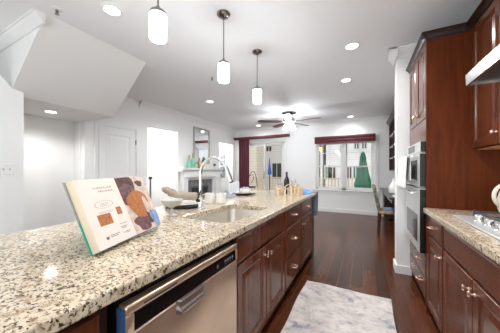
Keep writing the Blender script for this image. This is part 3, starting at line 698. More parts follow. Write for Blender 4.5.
for y, lab in ((0.965, 'nearest of the three white glass pendants over the island'), (1.695, 'middle one of the three white glass pendants over the island'), (2.42, 'farthest of the three white glass pendants over the island')):
    x = -1.145
    t = thing('pendant_light', lab, 'pendant light', (x, y, CE), 'glass pendants over the island')
    b = MB(); b.lathe([(0, 0), (0.062, 0), (0.062, -0.008), (0.048, -0.022), (0.014, -0.028), (0, -0.028)], (x, y, CE), 28); b.build('canopy', 'nickel', t, True)
    b = MB(); b.tube([(x, y, CE - 0.025), (x, y, 2.235)], 0.006, 10); b.build('stem', 'nickel', t, True)
    b = MB(); b.lathe([(0, 0.045), (0.012, 0.043), (0.018, 0.02), (0.046, 0.010), (0.050, 0), (0.050, -0.012), (0, -0.012)], (x, y, 2.222), 28); b.build('cap', 'nickel', t, True)
    b = MB(); b.lathe([(0.047, 0), (0.050, -0.004), (0.050, -0.146), (0.047, -0.152), (0.043, -0.146), (0.043, -0.004)], (x, y, 2.21), 28); b.build('shade', 'lamp', t, True)
# ceiling fan
fx, fy = -1.66, 5.38
t = thing('ceiling_fan', 'ceiling fan with dark blades and frosted lamps near the far wall', 'ceiling fan', (fx, fy, CE))
b = MB(); b.lathe([(0, 0), (0.19, 0), (0.19, -0.012), (0.12, -0.045), (0.05, -0.06), (0, -0.06)], (fx, fy, CE), 28); b.build('canopy', 'fan_silver', t, True)
b = MB(); b.lathe([(0, 0), (0.05, 0), (0.12, -0.01), (0.14, -0.05), (0.14, -0.09), (0.10, -0.13), (0.06, -0.16), (0, -0.16)], (fx, fy, CE - 0.10), 28); b.tube([(fx, fy, CE - 0.05), (fx, fy, CE - 0.11)], 0.03, 12); b.build('motor', 'fan_silver', t, True)
for k in range(5):
    a = R(-5 + 72 * k); M = Matrix.Translation((fx, fy, CE - 0.225)) @ Matrix.Rotation(a, 4, 'Z') @ Matrix.Rotation(R(9), 4, 'X')
    tb = bmesh.new(); out = [(0.2, -0.05), (0.3, -0.065), (0.72, -0.078), (0.78, -0.06), (0.80, 0), (0.78, 0.06), (0.72, 0.078), (0.3, 0.065), (0.2, 0.05)]
    A = [tb.verts.new((p, q, -0.004)) for p, q in out]; B2 = [tb.verts.new((p, q, 0.004)) for p, q in out]
    tb.faces.new(A[::-1]); tb.faces.new(B2)
    for i in range(len(out)): tb.faces.new((A[i], A[(i + 1) % 9], B2[(i + 1) % 9], B2[i]))
    tb.transform(M); b = MB(); b._merge(tb); bl = b.build('blade', 'fan_blade', t)
    b = MB(); b.box(0.10, 0.24, -0.018, 0.018, -0.012, -0.005, 0.003, M=M); b.build('blade_arm', 'fan_silver', bl)
for k in range(3):
    a = R(40 + 120 * k); px, py = fx + 0.10 * math.cos(a), fy + 0.10 * math.sin(a)
    b = MB(); b.lathe([(0, 0.05), (0.022, 0.045), (0.03, 0.03), (0.062, -0.04), (0.066, -0.075), (0.045, -0.09), (0, -0.095)], (px, py, CE - 0.33), 20); b.build('lamp_shade', 'fan_lamp', t, True)

b = MB(); b.tube([(fx, fy, CE - 0.25), (fx, fy, CE - 0.56)], 0.0025, 6); pc = b.build('pull_chain', 'nickel', t, True)
b = MB(); b.lathe([(0, 0.02), (0.008, 0.012), (0.008, -0.01), (0, -0.02)], (fx, fy, CE - 0.57), 10); b.build('pull_knob', 'fan_blade', pc, True)

# ================================================================== RUG
def rugf(u, v):
    x = -0.555 + 0.785 * u + 0.006 * math.sin(v * 14); y = 0.72 + 1.735 * v + 0.008 * math.sin(u * 7)
    return (x, y, 0.010 + 0.001 * math.sin(u * 20) * math.sin(v * 30))
rb = MB().grid(rugf, 24, 40, 0.0085)
tag(rb.build('runner_rug', 'rug'), 'faded cream runner rug with worn grey-blue pattern on the dark floor', 'rug')

# ================================================================== COOKBOOK
BLv, BMv, BRv = Vector((-0.871, 0.482, CZ)), Vector((-0.948, 0.688, CZ)), Vector((-1.002, 0.884, CZ))
bk = thing('cookbook', 'open cookbook leaning back on the island, recipe left, food photo right', 'book', (-0.96, 0.66, CZ))
def frame(A, Bp, back=0.118, h=0.268):
    U = (Bp - A); L = U.length; U = U.normalized()
    bd = Vector((-U.y, U.x, 0)); bd = bd if bd.x < 0 else -bd
    V = (bd * back + Vector((0, 0, h))); H = V.length; V = V.normalized(); W = V.cross(U); W = W if W.x > 0 else -W
    return U, V, W, L, H
U, V, W, L, H = frame(BLv, BMv); lift = 0.021
def FL(u, v, n): return BLv + U * u + V * (v + lift) + W * n
U2, V2, W2, L2, H2 = frame(BMv, BRv)
V2 = (V2 * 0.6 + V * 0.4).normalized()
def FRt(u, v, n):
    return BMv + U2 * (u - 0.012 * (v / H2)) + V2 * (v + lift) + W2 * n
def slab(f, u0, u1, v0, v1, n0, n1):
    b = MB(); t = bmesh.new()
    vs = [t.verts.new(f(u, v, n)) for n in (n0, n1) for u, v in ((u0, v0), (u1, v0), (u1, v1), (u0, v1))]
    for q in ((0, 1, 2, 3), (4, 5, 6, 7), (0, 1, 5, 4), (1, 2, 6, 5), (2, 3, 7, 6), (3, 0, 4, 7)): t.faces.new([vs[i] for i in q])
    bmesh.ops.recalc_face_normals(t, faces=t.faces); return b._merge(t)
slab(FL, -0.006, L + 0.004, -0.003, H + 0.003, -0.038, -0.034).build('cover', 'teal', bk)['label'] = 'teal back cover'
slab(FL, -0.0072, 0.0, H * 0.45, H + 0.0036, -0.0386, -0.0334).build('cover_edge', 'cover_grey', bk)
slab(FL, 0, L, 0, H, -0.034, -0.001).build('page_block', 'page_edge', bk)
lp = slab(FL, 0, L, 0, H, -0.001, 0.0).build('left_page', 'paper', bk); lp['label'] = 'page with title, recipe text and a small photo'
b = MB()
def ln(u0, u1, v0, v1):
    t = slab(FL, u0 * L, u1 * L, v0 * H, v1 * H, 0.0, 0.0004); b.bm.from_mesh(bm_me(t))
def bm_me(t):
    me = bpy.data.meshes.new('tmp2'); t.bm.to_mesh(me); t.bm.free(); return me
# title: two rows of short letter strokes
for row, v, us in ((0, 0.845, (0.34, 0.80)), (1, 0.79, (0.44, 0.80))):
    u = us[0]
    while u < us[1]:
        wv = random.uniform(0.015, 0.03); hv = random.choice((0.02, 0.032, 0.026)); ln(u, u + 0.009, v, v + hv); ln(u, u + wv, v + (0 if random.random() < .5 else hv * .6), v + 0.006 + (0 if random.random() < .5 else hv * .4)); u += wv + 0.014
b.build('title_text', 'ink', lp); b = MB()
for k in range(26):
    a = 2 * math.pi * k / 26; uu = 0.46 + 0.22 * math.cos(a); vv = 0.60 + 0.055 * math.sin(a); ln(uu - 0.012, uu + 0.012, vv - 0.003, vv + 0.003)
for k in range(3): ln(0.36, 0.56, 0.575 + k * 0.02, 0.579 + k * 0.02)
for k in range(2): ln(0.26, 0.62, 0.475 + k * 0.018, 0.479 + k * 0.018)
b.build('recipe_sketch', 'ink', lp)
b = MB()
for u0, u1, v in ((0.22, 0.30, 0.13), (0.33, 0.58, 0.135), (0.33, 0.52, 0.115), (0.66, 0.84, 0.20), (0.66, 0.80, 0.18), (0.66, 0.72, 0.11), (0.74, 0.86, 0.115), (0.74, 0.84, 0.095), (0.66, 0.70, 0.25), (0.72, 0.85, 0.25)): ln(u0, u1, v, v + 0.008)
ln(0.22, 0.28, 0.10, 0.13)
b.build('recipe_text', 'ink_dark', lp)
slab(FL, 0.20 * L, 0.52 * L, 0.30 * H, 0.46 * H, 0, 0.0005).build('recipe_photo', 'photo_orange', lp)
slab(FL, 0.70 * L, 0.84 * L, 0.40 * H, 0.52 * H, 0, 0.0005).build('small_photo', 'photo_orange', lp)
def bulge(u): return 0.012 * math.sin(math.pi * min(1, max(0, u))) - 0.03 * max(0, u - 0.75) ** 1.3
def RP(u, v, n=0): return FRt(u * L2, v * H2, bulge(u) + n)
slab(FRt, 0.0, L2 + 0.004, -0.003, H2 + 0.003, -0.030, -0.026).build('cover', 'teal', bk)
b = MB(); b.grid(lambda u, v: FRt(u * L2, v * H2, bulge(u) - 0.003), 16, 2, 0.006); b.build('page_block', 'page_edge', bk)
rp = MB().grid(lambda u, v: RP(u, v, 0.0006), 20, 20).build('right_page', 'photo_pale', bk, True); rp['label'] = 'full-page food photo'
def patch(name, m, cu, cv, ru, rv, n, wob=0.08, ph=0):
    def f(a, r):
        an = 2 * math.pi * a; k = r * (1 + wob * math.sin(3 * an + ph) + wob * 0.6 * math.sin(5 * an + ph))
        return RP(min(0.985, max(0.005, cu + ru * k * math.cos(an))), min(0.99, max(0.01, cv + rv * k * math.sin(an))), n)
    MB().grid(f, 28, 4).build(name, m, rp, True)
patch('dark_wood', 'photo_brown', 0.16, 0.80, 0.30, 0.30, 0.0010)
patch('patterned_cloth', 'photo_plum', 0.20, 0.68, 0.22, 0.20, 0.0013)
patch('lower_cloth', 'photo_plum', 0.34, 0.16, 0.26, 0.14, 0.0012, 0.12)
patch('plate', 'photo_pale', 0.72, 0.66, 0.25, 0.26, 0.0014)
patch('pie', 'photo_orange', 0.42, 0.49, 0.34, 0.25, 0.0018, 0.05)
patch('brown_patch', 'photo_brown', 0.60, 0.26, 0.10, 0.16, 0.0020, 0.15, 1)  # irregular brown patch in the printed picture
patch('cream', 'photo_pale', 0.62, 0.44, 0.10, 0.16, 0.0024, 0.15, 2)
patch('blue_napkin', 'photo_blue', 0.80, 0.18, 0.20, 0.16, 0.0022, 0.1)
patch('brown_rim', 'photo_brown', 0.66, 0.86, 0.14, 0.06, 0.0024, 0.1)

# ================================================================== TABLEWARE ON THE ISLAND
def plate(name, label, m, x, y, z, r, h=0.014, group=None):
    b = MB(); b.lathe([(r * 0.55, 0), (r * 0.62, 0.001), (r * 0.97, h), (r, h), (r * 0.99, h - 0.003), (r * 0.66, 0.005), (0, 0.004)][::1], (0, 0, 0), 40)
    o = b.build(name, m, None, True); o.location = (x, y, z); ORG[o.name] = Vector((x, y, z)); return tag(o, label, 'plate', group)
plate('charger_plate', 'dark charger plate at the near place setting by the faucet', 'charger', -1.43, 1.48, CZ + 0.0005, 0.165)
plate('dinner_plate', 'white dinner plate under the rolled taupe napkin', 'porcelain', -1.43, 1.48, CZ + 0.0155, 0.158, 0.022)
def roll_napkin(name, label, m, c, d, L, r):
    d = Vector(d).normalized(); c = Vector(c); b = MB()
    n = 14; pts = [c + d * L * (k / n - 0.5) + Vector((0, 0, 0.012 * max(0, (0.3 - k / n)) * 8)) for k in range(n + 1)]
    rs = [r * (1.1 - 0.35 * math.exp(-((k / n - 0.25) / 0.08) ** 2) + 0.05 * math.sin(k * 2.1)) for k in range(n + 1)]
    b.tube(pts, rs, 16)
    e0 = pts[0]; q = d.cross(Vector((0, 0, 1))).normalized()
    for sgn in (-1, 1): b.tube([e0, e0 - d * 0.03 + Vector((0, 0, 0.018)) + q * 0.012 * sgn, e0 - d * 0.05 + Vector((0, 0, 0.03)) + q * 0.04 * sgn], [r * 0.85, r * 0.9, r * 0.5], 10)
    o = b.build(name, m, None, True); recentre(o, c); return tag(o, label, 'napkin')
roll_napkin('rolled_napkin', 'taupe cloth napkin rolled up on the white dinner plate', 'napkin', (-1.47, 1.52, CZ + 0.088), (0.889, 0.457, -0.05), 0.25, 0.034)
b = MB(); b.lathe([(0.034, 0), (0.034, 0.004), (0.012, 0.012), (0.009, 0.05), (0.02, 0.062), (0.055, 0.075), (0.074, 0.10), (0.076, 0.115), (0.072, 0.112), (0.05, 0.085), (0, 0.072)], (0, 0, 0), 32)
o = b.build('pedestal_bowl', 'grey_bowl', None, True); o.location = (-1.215, 1.145, CZ + 0.0005); tag(o, 'pale grey pedestal bowl beside the open cookbook', 'bowl')
for k, (x, y, lab) in enumerate(((-1.335, 1.735, 'white ribbed mug with its handle beside the faucet, left of the pair'), (-1.235, 1.79, 'white ribbed mug behind the sink, right of the pair'))):
    t = thing('ribbed_mug', lab, 'mug', (x, y, CZ), 'white ribbed mugs')
    b = MB(); b.lathe([(0.040, 0), (0.047, 0.004), (0.049, 0.05), (0.048, 0.10), (0.044, 0.10), (0.044, 0.01), (0, 0.008)], (x, y, CZ + 0.0005), 60, ripple=0.02, nr=15); b.build('cup', 'porcelain', t, True)
    if k == 0:
        b = MB(); b.tube([(x - 0.045 - 0.03 * math.sin(a), y - 0.02 - 0.012 * math.sin(a), CZ + 0.055 - 0.032 * math.cos(a)) for a in [math.pi * i / 10 for i in range(11)]], 0.006, 8); b.build('handle', 'porcelain', t, True)
plate('charger_plate', 'dark charger plate at the far place setting beyond the sink', 'charger', -1.42, 2.58, CZ + 0.0005, 0.16)
plate('dinner_plate', 'white dinner plate at the far place setting beyond the sink', 'porcelain', -1.42, 2.58, CZ + 0.0155, 0.14)
b = MB(); b.lathe([(0.045, 0), (0.05, 0.003), (0.085, 0.045), (0.087, 0.05), (0.083, 0.048), (0.045, 0.008), (0, 0.006)], (0, 0, 0), 32)
o = b.build('cereal_bowl', 'porcelain', None, True); o.location = (-1.41, 2.60, CZ + 0.022); tag(o, 'white bowl on the far dinner plate', 'bowl')
def crumple(name, label, m, c, sx, sy, h, seed, cat='cloth'):
    rnd = random.Random(seed); ks = [(rnd.uniform(4, 11), rnd.uniform(4, 11), rnd.uniform(0, 6)) for _ in range(4)]
    def f(u, v):
        e = math.sin(math.pi * u) * math.sin(math.pi * v); a = 2 * u - 1; bq = 2 * v - 1
        z = h * (e ** 0.7) * (0.65 + 0.35 * sum(math.sin(p * u + q * v + r_) for p, q, r_ in ks) / 2)
        return (sx * a * (1 - 0.15 * bq * bq), sy * bq * (1 - 0.12 * math.sin(5 * u)), max(0.004, z + 0.004))
    o = MB().grid(f, 24, 24, 0.003).build(name, m, None, True); o.location = c; return tag(o, label, cat)
crumple('folded_napkin', 'grey-blue cloth napkin lying on the island edge left of the far setting', 'napkin_grey', (-1.48, 2.28, CZ + 0.001), 0.10, 0.075, 0.07, 3, 'napkin')
crumple('folded_napkin', 'lilac-grey napkin tucked in the white bowl', 'napkin_grey', (-1.41, 2.60, CZ + 0.074), 0.06, 0.055, 0.03, 5, 'napkin')
crumple('blue_cloth', 'bright blue cloth bunched on the far corner of the island', 'blue_cloth', (-0.77, 3.13, CZ + 0.001), 0.125, 0.14, 0.085, 8)
def dr(u, v):
    s_ = v * 0.46; x = -0.90 + 0.305 * u
    if s_ < 0.10: y = 3.345 - 0.10 + s_; z = CZ + 0.006
    else: y = 3.352 + 0.012 * (1 + math.sin(u * 15 + v * 2)) ; z = CZ + 0.006 - (s_ - 0.10)
    return (x + 0.02 * max(0, s_ - 0.1) * math.sin(v * 4), y, z)
tag(MB().grid(dr, 26, 40, 0.003).build('hanging_towel', 'slate_cloth', None, True), 'slate-blue towel hanging over the far end of the island', 'towel')
# slatted crate with handle and its contents
BC = Vector((-0.87, 2.80, CZ)); ba = R(27)
t = thing('slatted_basket', 'pale slatted wooden basket with arched handles near the far end of the island', 'basket', BC, None, ba)
bw, bd_, bh = 0.33, 0.19, 0.10
MB().box(-bw / 2, bw / 2, -bd_ / 2, bd_ / 2, 0.001, 0.010).build('bottom', 'wood_light', t, local=True)
n = 0
for k in range(8):
    x = -bw / 2 + 0.018 + k * (bw - 0.036) / 7
    for y in (-bd_ / 2, bd_ / 2): MB().box(x - 0.011, x + 0.011, y - 0.004, y + 0.004, 0.001, bh + 0.012 * math.sin(math.pi * k / 7), 0.002).build('slat', 'wood_light' if k % 2 else 'cream_porcelain', t, local=True)
for k in range(4):
    y = -bd_ / 2 + 0.025 + k * (bd_ - 0.05) / 3
    for x in (-bw / 2, bw / 2): MB().box(x - 0.004, x + 0.004, y - 0.012, y + 0.012, 0.001, bh, 0.002).build('slat', 'wood_light', t, local=True)
for y in (-bd_ / 2 - 0.007, bd_ / 2 + 0.007):
    MB().box(-bw / 2 - 0.008, bw / 2 + 0.008, y - 0.004, y + 0.004, 0.078, 0.094, 0.002).build('rim', 'wood_light', t, local=True)
    b = MB(); b.tube([(-0.085 + 0.17 * i / 12, y, 0.09 + 0.055 * math.sin(math.pi * i / 12)) for i in range(13)], 0.007, 8); b.build('handle', 'wood_light', t, True, local=True)
def in_basket(lx, ly): return (BC.x + lx * math.cos(ba) - ly * math.sin(ba), BC.y + lx * math.sin(ba) + ly * math.cos(ba))
x, y = in_basket(-0.02, 0.03)
t = thing('wine_bottle', 'dark wine bottle standing in the slatted basket', 'bottle', (x, y, CZ + 0.011))
b = MB(); b.lathe([(0.034, 0), (0.037, 0.004), (0.037, 0.17), (0.030, 0.20), (0.014, 0.225), (0.013, 0.265), (0, 0.265)], (x, y, CZ + 0.0115), 24); b.build('body', 'wine', t, True)
b = MB(); b.lathe([(0.0145, 0), (0.0145, 0.055), (0, 0.056)], (x, y, CZ + 0.0115 + 0.235), 16); b.build('foil', 'foil', t, True)
x, y = in_basket(-0.11, 0.0)
t = thing('spice_jar', 'pink jar with a pale lid in the left end of the basket', 'jar', (x, y, CZ + 0.011))
b = MB(); b.lathe([(0.034, 0), (0.036, 0.004), (0.036, 0.10), (0.028, 0.115), (0, 0.115)], (x, y, CZ + 0.0115), 20); b.build('body', 'photo_pale', t, True)
b = MB(); b.lathe([(0.030, 0), (0.030, 0.025), (0, 0.026)], (x, y, CZ + 0.127), 20); b.build('lid', 'napkin_grey', t, True)
x, y = in_basket(0.065, 0.02)
t = thing('wire_whisk', 'chrome wire whisk standing head up in the basket', 'whisk', (x, y, CZ + 0.011))
b = MB(); b.tube([(x, y, CZ + 0.012), (x, y, CZ + 0.10)], 0.009, 10); b.build('grip', 'chrome', t, True)
for k in range(4):
    a0 = math.pi * k / 4; b = MB()
    b.tube([(x + 0.04 * math.sin(math.pi * i / 14 * 2) * math.cos(a0) if False else x + 0.042 * math.sin(2 * math.pi * i / 16) * math.cos(a0) * (0.4 + 0.6 * math.sin(math.pi * i / 16)), y + 0.042 * math.sin(2 * math.pi * i / 16) * math.sin(a0) * (0.4 + 0.6 * math.sin(math.pi * i / 16)), CZ + 0.10 + 0.11 * math.sin(math.pi * i / 16)) for i in range(17)], 0.0018, 6)
    b.build('wire', 'chrome', t, True)
x, y = in_basket(0.125, 0.0)
o = MB().lathe([(0.028, 0), (0.032, 0.004), (0.032, 0.09), (0.018, 0.11), (0.018, 0.135), (0, 0.136)], (0, 0, 0), 20).build('oil_bottle', 'wood_light', None, True); o.location = (x, y, CZ + 0.0115); tag(o, 'small amber bottle in the right end of the basket', 'bottle')

# bar stool behind the island
sx_, sy_ = -1.98, 3.52
t = thing('bar_stool', 'white upholstered bar stool standing beyond the far back corner of the island', 'stool', (sx_, sy_, 0))
MB().box(sx_ - 0.19, sx_ + 0.19, sy_ - 0.19, sy_ + 0.19, 0.62, 0.69, 0.025, 3).build('seat', 'white_fabric', t, True)
MB().box(sx_ - 0.20, sx_ - 0.15, sy_ - 0.18, sy_ + 0.18, 0.69, 1.02, 0.02, 3).build('backrest', 'white_fabric', t, True)
for dx in (-0.16, 0.16):
    for dy in (-0.16, 0.16): MB().box(sx_ + dx - 0.018, sx_ + dx + 0.018, sy_ + dy - 0.018, sy_ + dy + 0.018, 0, 0.62, 0.004).build('leg', 'chair_leg', t)
b = MB()
for dy in (-0.16, 0.16): b.box(sx_ - 0.142, sx_ + 0.142, sy_ + dy - 0.01, sy_ + dy + 0.01, 0.22, 0.25)
b.build('stretcher', 'chair_leg', t)
# newel post in the hall
t = thing('newel_post', 'slim grey newel post with a dark cap just inside the left doorway', 'post', (-4.50, 3.57, 0))
b = MB(); b.lathe([(0.035, 0), (0.035, 0.03), (0.022, 0.05), (0.020, 1.00), (0.024, 1.02), (0, 1.02)], (-4.5, 3.57, 0), 16); b.build('shaft', 'nickel', t, True)
b = MB(); b.lathe([(0.03, 0), (0.042, 0.015), (0.042, 0.045), (0.03, 0.06), (0, 0.062)], (-4.5, 3.57, 1.02), 16); b.build('cap', 'black_matte', t, True)

# ================================================================== SWITCHES
t = thing('light_switch', 'white double light switch plate on the near left wall', 'switch', (-3.37, 0.90, 1.25))
pl = MB().box(-3.37, -3.364, 0.84, 0.955, 1.19, 1.31, 0.003).build('plate', 'plastic_white', t)
for yy in (0.874, 0.921):
    s_ = MB().box(-3.3645, -3.3625, yy - 0.006, yy + 0.006, 1.238, 1.262).build('slot', 'toggle_slot', pl)
    MB().prism([(-3.363, 1.243), (-3.363, 1.257), (-3.350, 1.268), (-3.350, 1.262)], 'y', yy - 0.004, yy + 0.004).build('toggle', 'plastic_white', t)
t = thing('light_switch', 'white single light switch plate beside the patio door', 'switch', (-1.99, YB, 1.11))
pl = MB().box(-2.03, -1.955, YB - 0.006, YB, 1.05, 1.17, 0.003).build('plate', 'plastic_white', t)
MB().box(-1.9985, -1.9865, YB - 0.014, YB - 0.006, 1.10, 1.125, 0.002).build('toggle', 'toggle_slot', t)

# ================================================================== FIREPLACE WALL
t = thing('fireplace_surround', 'white fireplace mantel surround with grey firebox on the left wall', 'fireplace', (WL, 4.93, 0))
fa, fb, wa, wb = 4.16, 5.74, 4.37, 5.44
for y0_, y1_ in ((fa, wa - 0.06), (wb + 0.06, fb)):
    MB().panel(lambda u, v, n: (WL + 0.001 + n, u, v), y0_, y1_, 0.0, 1.04, 0.16, [(0, 0.155), (0.005, 0.16), (0.03, 0.16), (0.04, 0.15)]).build('pilaster', 'trim', t)
MB().box(WL + 0.001, WL + 0.161, fa, fb, 1.04, 1.20, 0.004).build('frieze', 'trim', t)
b = MB(); b.prism([(WL + 0.001, 1.20), (WL + 0.17, 1.20), (WL + 0.185, 1.235), (WL + 0.215, 1.25), (WL + 0.215, 1.29), (WL + 0.001, 1.29)], 'y', fa - 0.07, fb + 0.07); b.build('mantel_shelf', 'trim', t)
b = MB(); b.box(WL + 0.001, WL + 0.10, wa - 0.06, wa, 0, 1.04); b.box(WL + 0.001, WL + 0.10, wb, wb + 0.06, 0, 1.04); b.box(WL + 0.001, WL + 0.10, wa, wb, 0.97, 1.04); b.build('slip', 'trim', t)
b = MB(); b.box(WL + 0.001, WL + 0.05, wa, wa + 0.17, 0.0, 0.97); b.box(WL + 0.001, WL + 0.05, wb - 0.17, wb, 0, 0.97); b.box(WL + 0.001, WL + 0.05, wa + 0.17, wb - 0.17, 0.80, 0.97); b.build('slate_facing', 'slate_tile', t)
fbx = MB().box(WL + 0.001, WL + 0.03, wa + 0.17, wb - 0.17, 0.0, 0.80).build('firebox', 'firebox_dark', t)
b = MB(); b.box(WL + 0.03, WL + 0.045, wa + 0.17, wb - 0.17, 0.75, 0.80); b.box(WL + 0.03, WL + 0.045, wa + 0.17, wb - 0.17, 0.0, 0.08)
for yy in (wa + 0.17, (wa + wb) / 2 - 0.01, wb - 0.19): b.box(WL + 0.03, WL + 0.045, yy, yy + 0.02, 0.08, 0.75)
b.build('glass_frame', 'firebox', fbx)
t = thing('framed_mirror', 'framed rectangular mirror leaning above the fireplace mantel', 'mirror', (WL, 5.02, 1.42))
my0, my1, mz0, mz1 = 4.665, 5.371, 1.425, 2.44
MB().box(WL + 0.002, WL + 0.014, my0 + 0.02, my1 - 0.02, mz0 + 0.02, mz1 - 0.02).build('glass', 'mirror', t)
b = MB(); f = 0.05
for a in ((my0, my0 + f, mz0, mz1), (my1 - f, my1, mz0, mz1), (my0 + f, my1 - f, mz0, mz0 + f), (my0 + f, my1 - f, mz1 - f, mz1)): b.box(WL + 0.003, WL + 0.030, *a, 0.005)
b.build('frame', 'mirror_frame', t)
for (y, s_, m, lab) in ((4.40, 0.8, 'teal_glass', 'pale teal bottle at the left end of the mantel'), (4.55, 1.0, 'teal_glass', 'taller pale teal bottle with gold stopper on the mantel'), (4.80, 0.62, 'gold', 'small gold bottle on the mantel under the mirror edge')):
    x = WL + 0.11; z = 1.2905
    t = thing('glass_bottle', lab, 'bottle', (x, y, z), 'mantel bottles')
    b = MB(); b.lathe([(0.055, 0), (0.06, 0.01), (0.062, 0.20), (0.05, 0.25), (0.022, 0.27), (0.02, 0.30), (0, 0.30)], (x, y, z), 20)
    b.bm.transform(Matrix.Translation((x, y, z)) @ Matrix.Diagonal((1 if s_ > .7 else .7, 1 if s_ > .7 else .7, s_, 1)) @ Matrix.Translation((-x, -y, -z))); b.build('body', m, t, True)
    b = MB(); b.lathe([(0.026, 0), (0.028, 0.02), (0.02, 0.06), (0.03, 0.08), (0.02, 0.10), (0, 0.10)], (x, y, z + 0.295 * s_), 16); b.build('stopper', 'gold', t, True)
x, y, z = WL + 0.11, 5.50, 1.2905
t = thing('potted_plant', 'small dark green plant in a pot on the right of the mantel', 'plant', (x, y, z))
b = MB(); b.lathe([(0.03, 0), (0.045, 0.07), (0.04, 0.07), (0, 0.06)], (x, y, z), 16); b.build('pot', 'porcelain', t, True)
b = MB(); rnd = random.Random(4)
for k in range(34):
    a = rnd.uniform(0, 6.28); e_ = rnd.uniform(0.2, 1.3); r_ = rnd.uniform(0.05, 0.11); d = Vector((math.cos(a) * math.cos(e_), math.sin(a) * math.cos(e_), math.sin(e_))); p0 = Vector((x, y, z + 0.07)); s1 = d.cross(Vector((0, 0, 1))).normalized() * 0.016
    b.poly([p0, p0 + d * r_ * 0.6 + s1, p0 + d * r_, p0 + d * r_ * 0.6 - s1])
b.build('foliage', 'leaf', t)
t = thing('hanging_ornament', 'grey patterned wall hanging in the alcove right of the fireplace', 'wall decor', (-4.66, YB, 1.4))
MB().box(-4.78, -4.58, YB - 0.02, YB, 1.42, 1.86, 0.004).build('panel', 'art', t); MB().box(-4.78, -4.58, YB - 0.02, YB, 0.95, 1.37, 0.004).build('panel', 'art', t)

# ================================================================== WINDOW DRESSING
def cur(u, v):
    z = 2.30 - 2.26 * v; return (-3.945 + 0.42 * u, 6.80 + 0.028 * math.sin(u * 34 + 0.4 * math.sin(v * 3)) * (0.7 + 0.3 * v), z)
tag(MB().grid(cur, 70, 20, 0.003).build('drape', 'burgundy', None, True), 'burgundy floor-length drape at the left of the patio door', 'curtain')
t = thing('curtain_board', 'long burgundy cornice board above the patio door', 'cornice', (-3.1, YB - 0.06, 2.35))
MB().box(-4.12, -2.14, YB - 0.14, YB - 0.004, 2.31, 2.39, 0.008).build('board', 'burgundy_valance', t)
MB().box(-2.14, -2.09, YB - 0.14, YB - 0.004, 2.305, 2.395, 0.008).build('end_cap', 'dark_bronze', t)
MB().box(-4.125, -4.105, YB - 0.145, YB - 0.004, 2.36, 2.40, 0.004).build('end_cap', 'dark_bronze', t)
b = MB(); n = 5
def val(u, v): 
    z = 2.225 - 0.20 * v; return (-1.30 + 1.60 * u, YB - 0.075 - 0.018 * abs(math.sin(v * math.pi * 2.5)), z)
t = thing('window_valance', 'burgundy folded roman shade across the top of the far window', 'valance', (-0.5, YB, 2.02))
MB().grid(val, 4, 50, 0.004).build('fabric', 'burgundy_valance', t, True)
MB().box(-1.29, 0.29, YB - 0.072, YB - 0.004, 2.17, 2.215).build('head_rail', 'burgundy_valance', t)

# ================================================================== DESK NOOK
t = thing('desk', 'dark grey desk built along the right wall beyond the pier', 'desk', (0.75, 5.6, 0))
MB().box(0.40, XR - 0.004, 4.42, 6.80, 0.735, 0.77, 0.004).build('top', 'desk', t)
MB().box(0.47, XR - 0.01, 4.44, 4.48, 0, 0.735, 0.003).build('end_panel', 'espresso', t)
b = MB(); b.box(0.46, XR - 0.01, 6.30, 6.78, 0.06, 0.735); b.build('pedestal', 'espresso', t)
MB().box(XR - 0.04, XR - 0.01, 4.48, 6.30, 0.2, 0.735).build('back_panel', 'espresso', t)
MB().box(0.44, 0.46, 4.48, 6.30, 0.66, 0.735).build('apron', 'desk', t)
b = MB(); b.lathe([(0.05, 0), (0.085, 0.02), (0.10, 0.08), (0.085, 0.15), (0.045, 0.22), (0.022, 0.28), (0.03, 0.31), (0.022, 0.31), (0, 0.2)], (0, 0, 0), 24); o = b.build('vase', 'porcelain', None, True); o.location = (0.54, 5.1, 0.7705); tag(o, 'white pear-shaped vase on the grey desk', 'vase')
b = MB(); b.box(-0.11, 0.11, -0.15, 0.15, 0, 0.012, 0.002); o = b.build('paper_stack', 'plastic_white'); o.location = (0.58, 4.62, 0.7705); tag(o, 'white sheets of paper on the near end of the desk', 'papers')
t = thing('hutch', 'espresso open-shelf hutch mounted above the desk', 'shelf', (0.85, 5.9, 1.22))
hx0, hy0_, hy1_, hz0, hz1 = 0.60, 5.02, 6.72, 1.22, 2.40
b = MB(); b.box(hx0, XR - 0.004, hy0_, hy0_ + 0.03, hz0, hz1); b.box(hx0, XR - 0.004, hy1_ - 0.03, hy1_, hz0, hz1); b.box(hx0, XR - 0.004, hy0_ + 0.03, hy1_ - 0.03, hz1 - 0.03, hz1); b.box(hx0, XR - 0.004, hy0_ + 0.03, hy1_ - 0.03, hz0, hz0 + 0.03); b.box(XR - 0.03, XR - 0.004, hy0_ + 0.03, hy1_ - 0.03, hz0 + 0.03, hz1 - 0.03); b.box(hx0, XR - 0.03, 5.86, 5.89, hz0 + 0.03, hz1 - 0.03)
b.build('frame', 'espresso', t)
for z in (1.52, 1.80, 2.08):
    for ya, yb in ((hy0_ + 0.03, 5.86), (5.89, hy1_ - 0.03)): MB().box(hx0 + 0.01, XR - 0.03, ya, yb, z, z + 0.022).build('shelf', 'plastic_white', t)
b = MB(); b.prism([(hx0, hz1), (hx0 - 0.02, hz1 + 0.01), (hx0 - 0.06, hz1 + 0.06), (hx0 - 0.06, hz1 + 0.08), (XR - 0.004, hz1 + 0.08), (XR - 0.004, hz1)], 'y', hy0_ - 0.05, hy1_ + 0.05); b.build('crown_moulding', 'espresso', t)
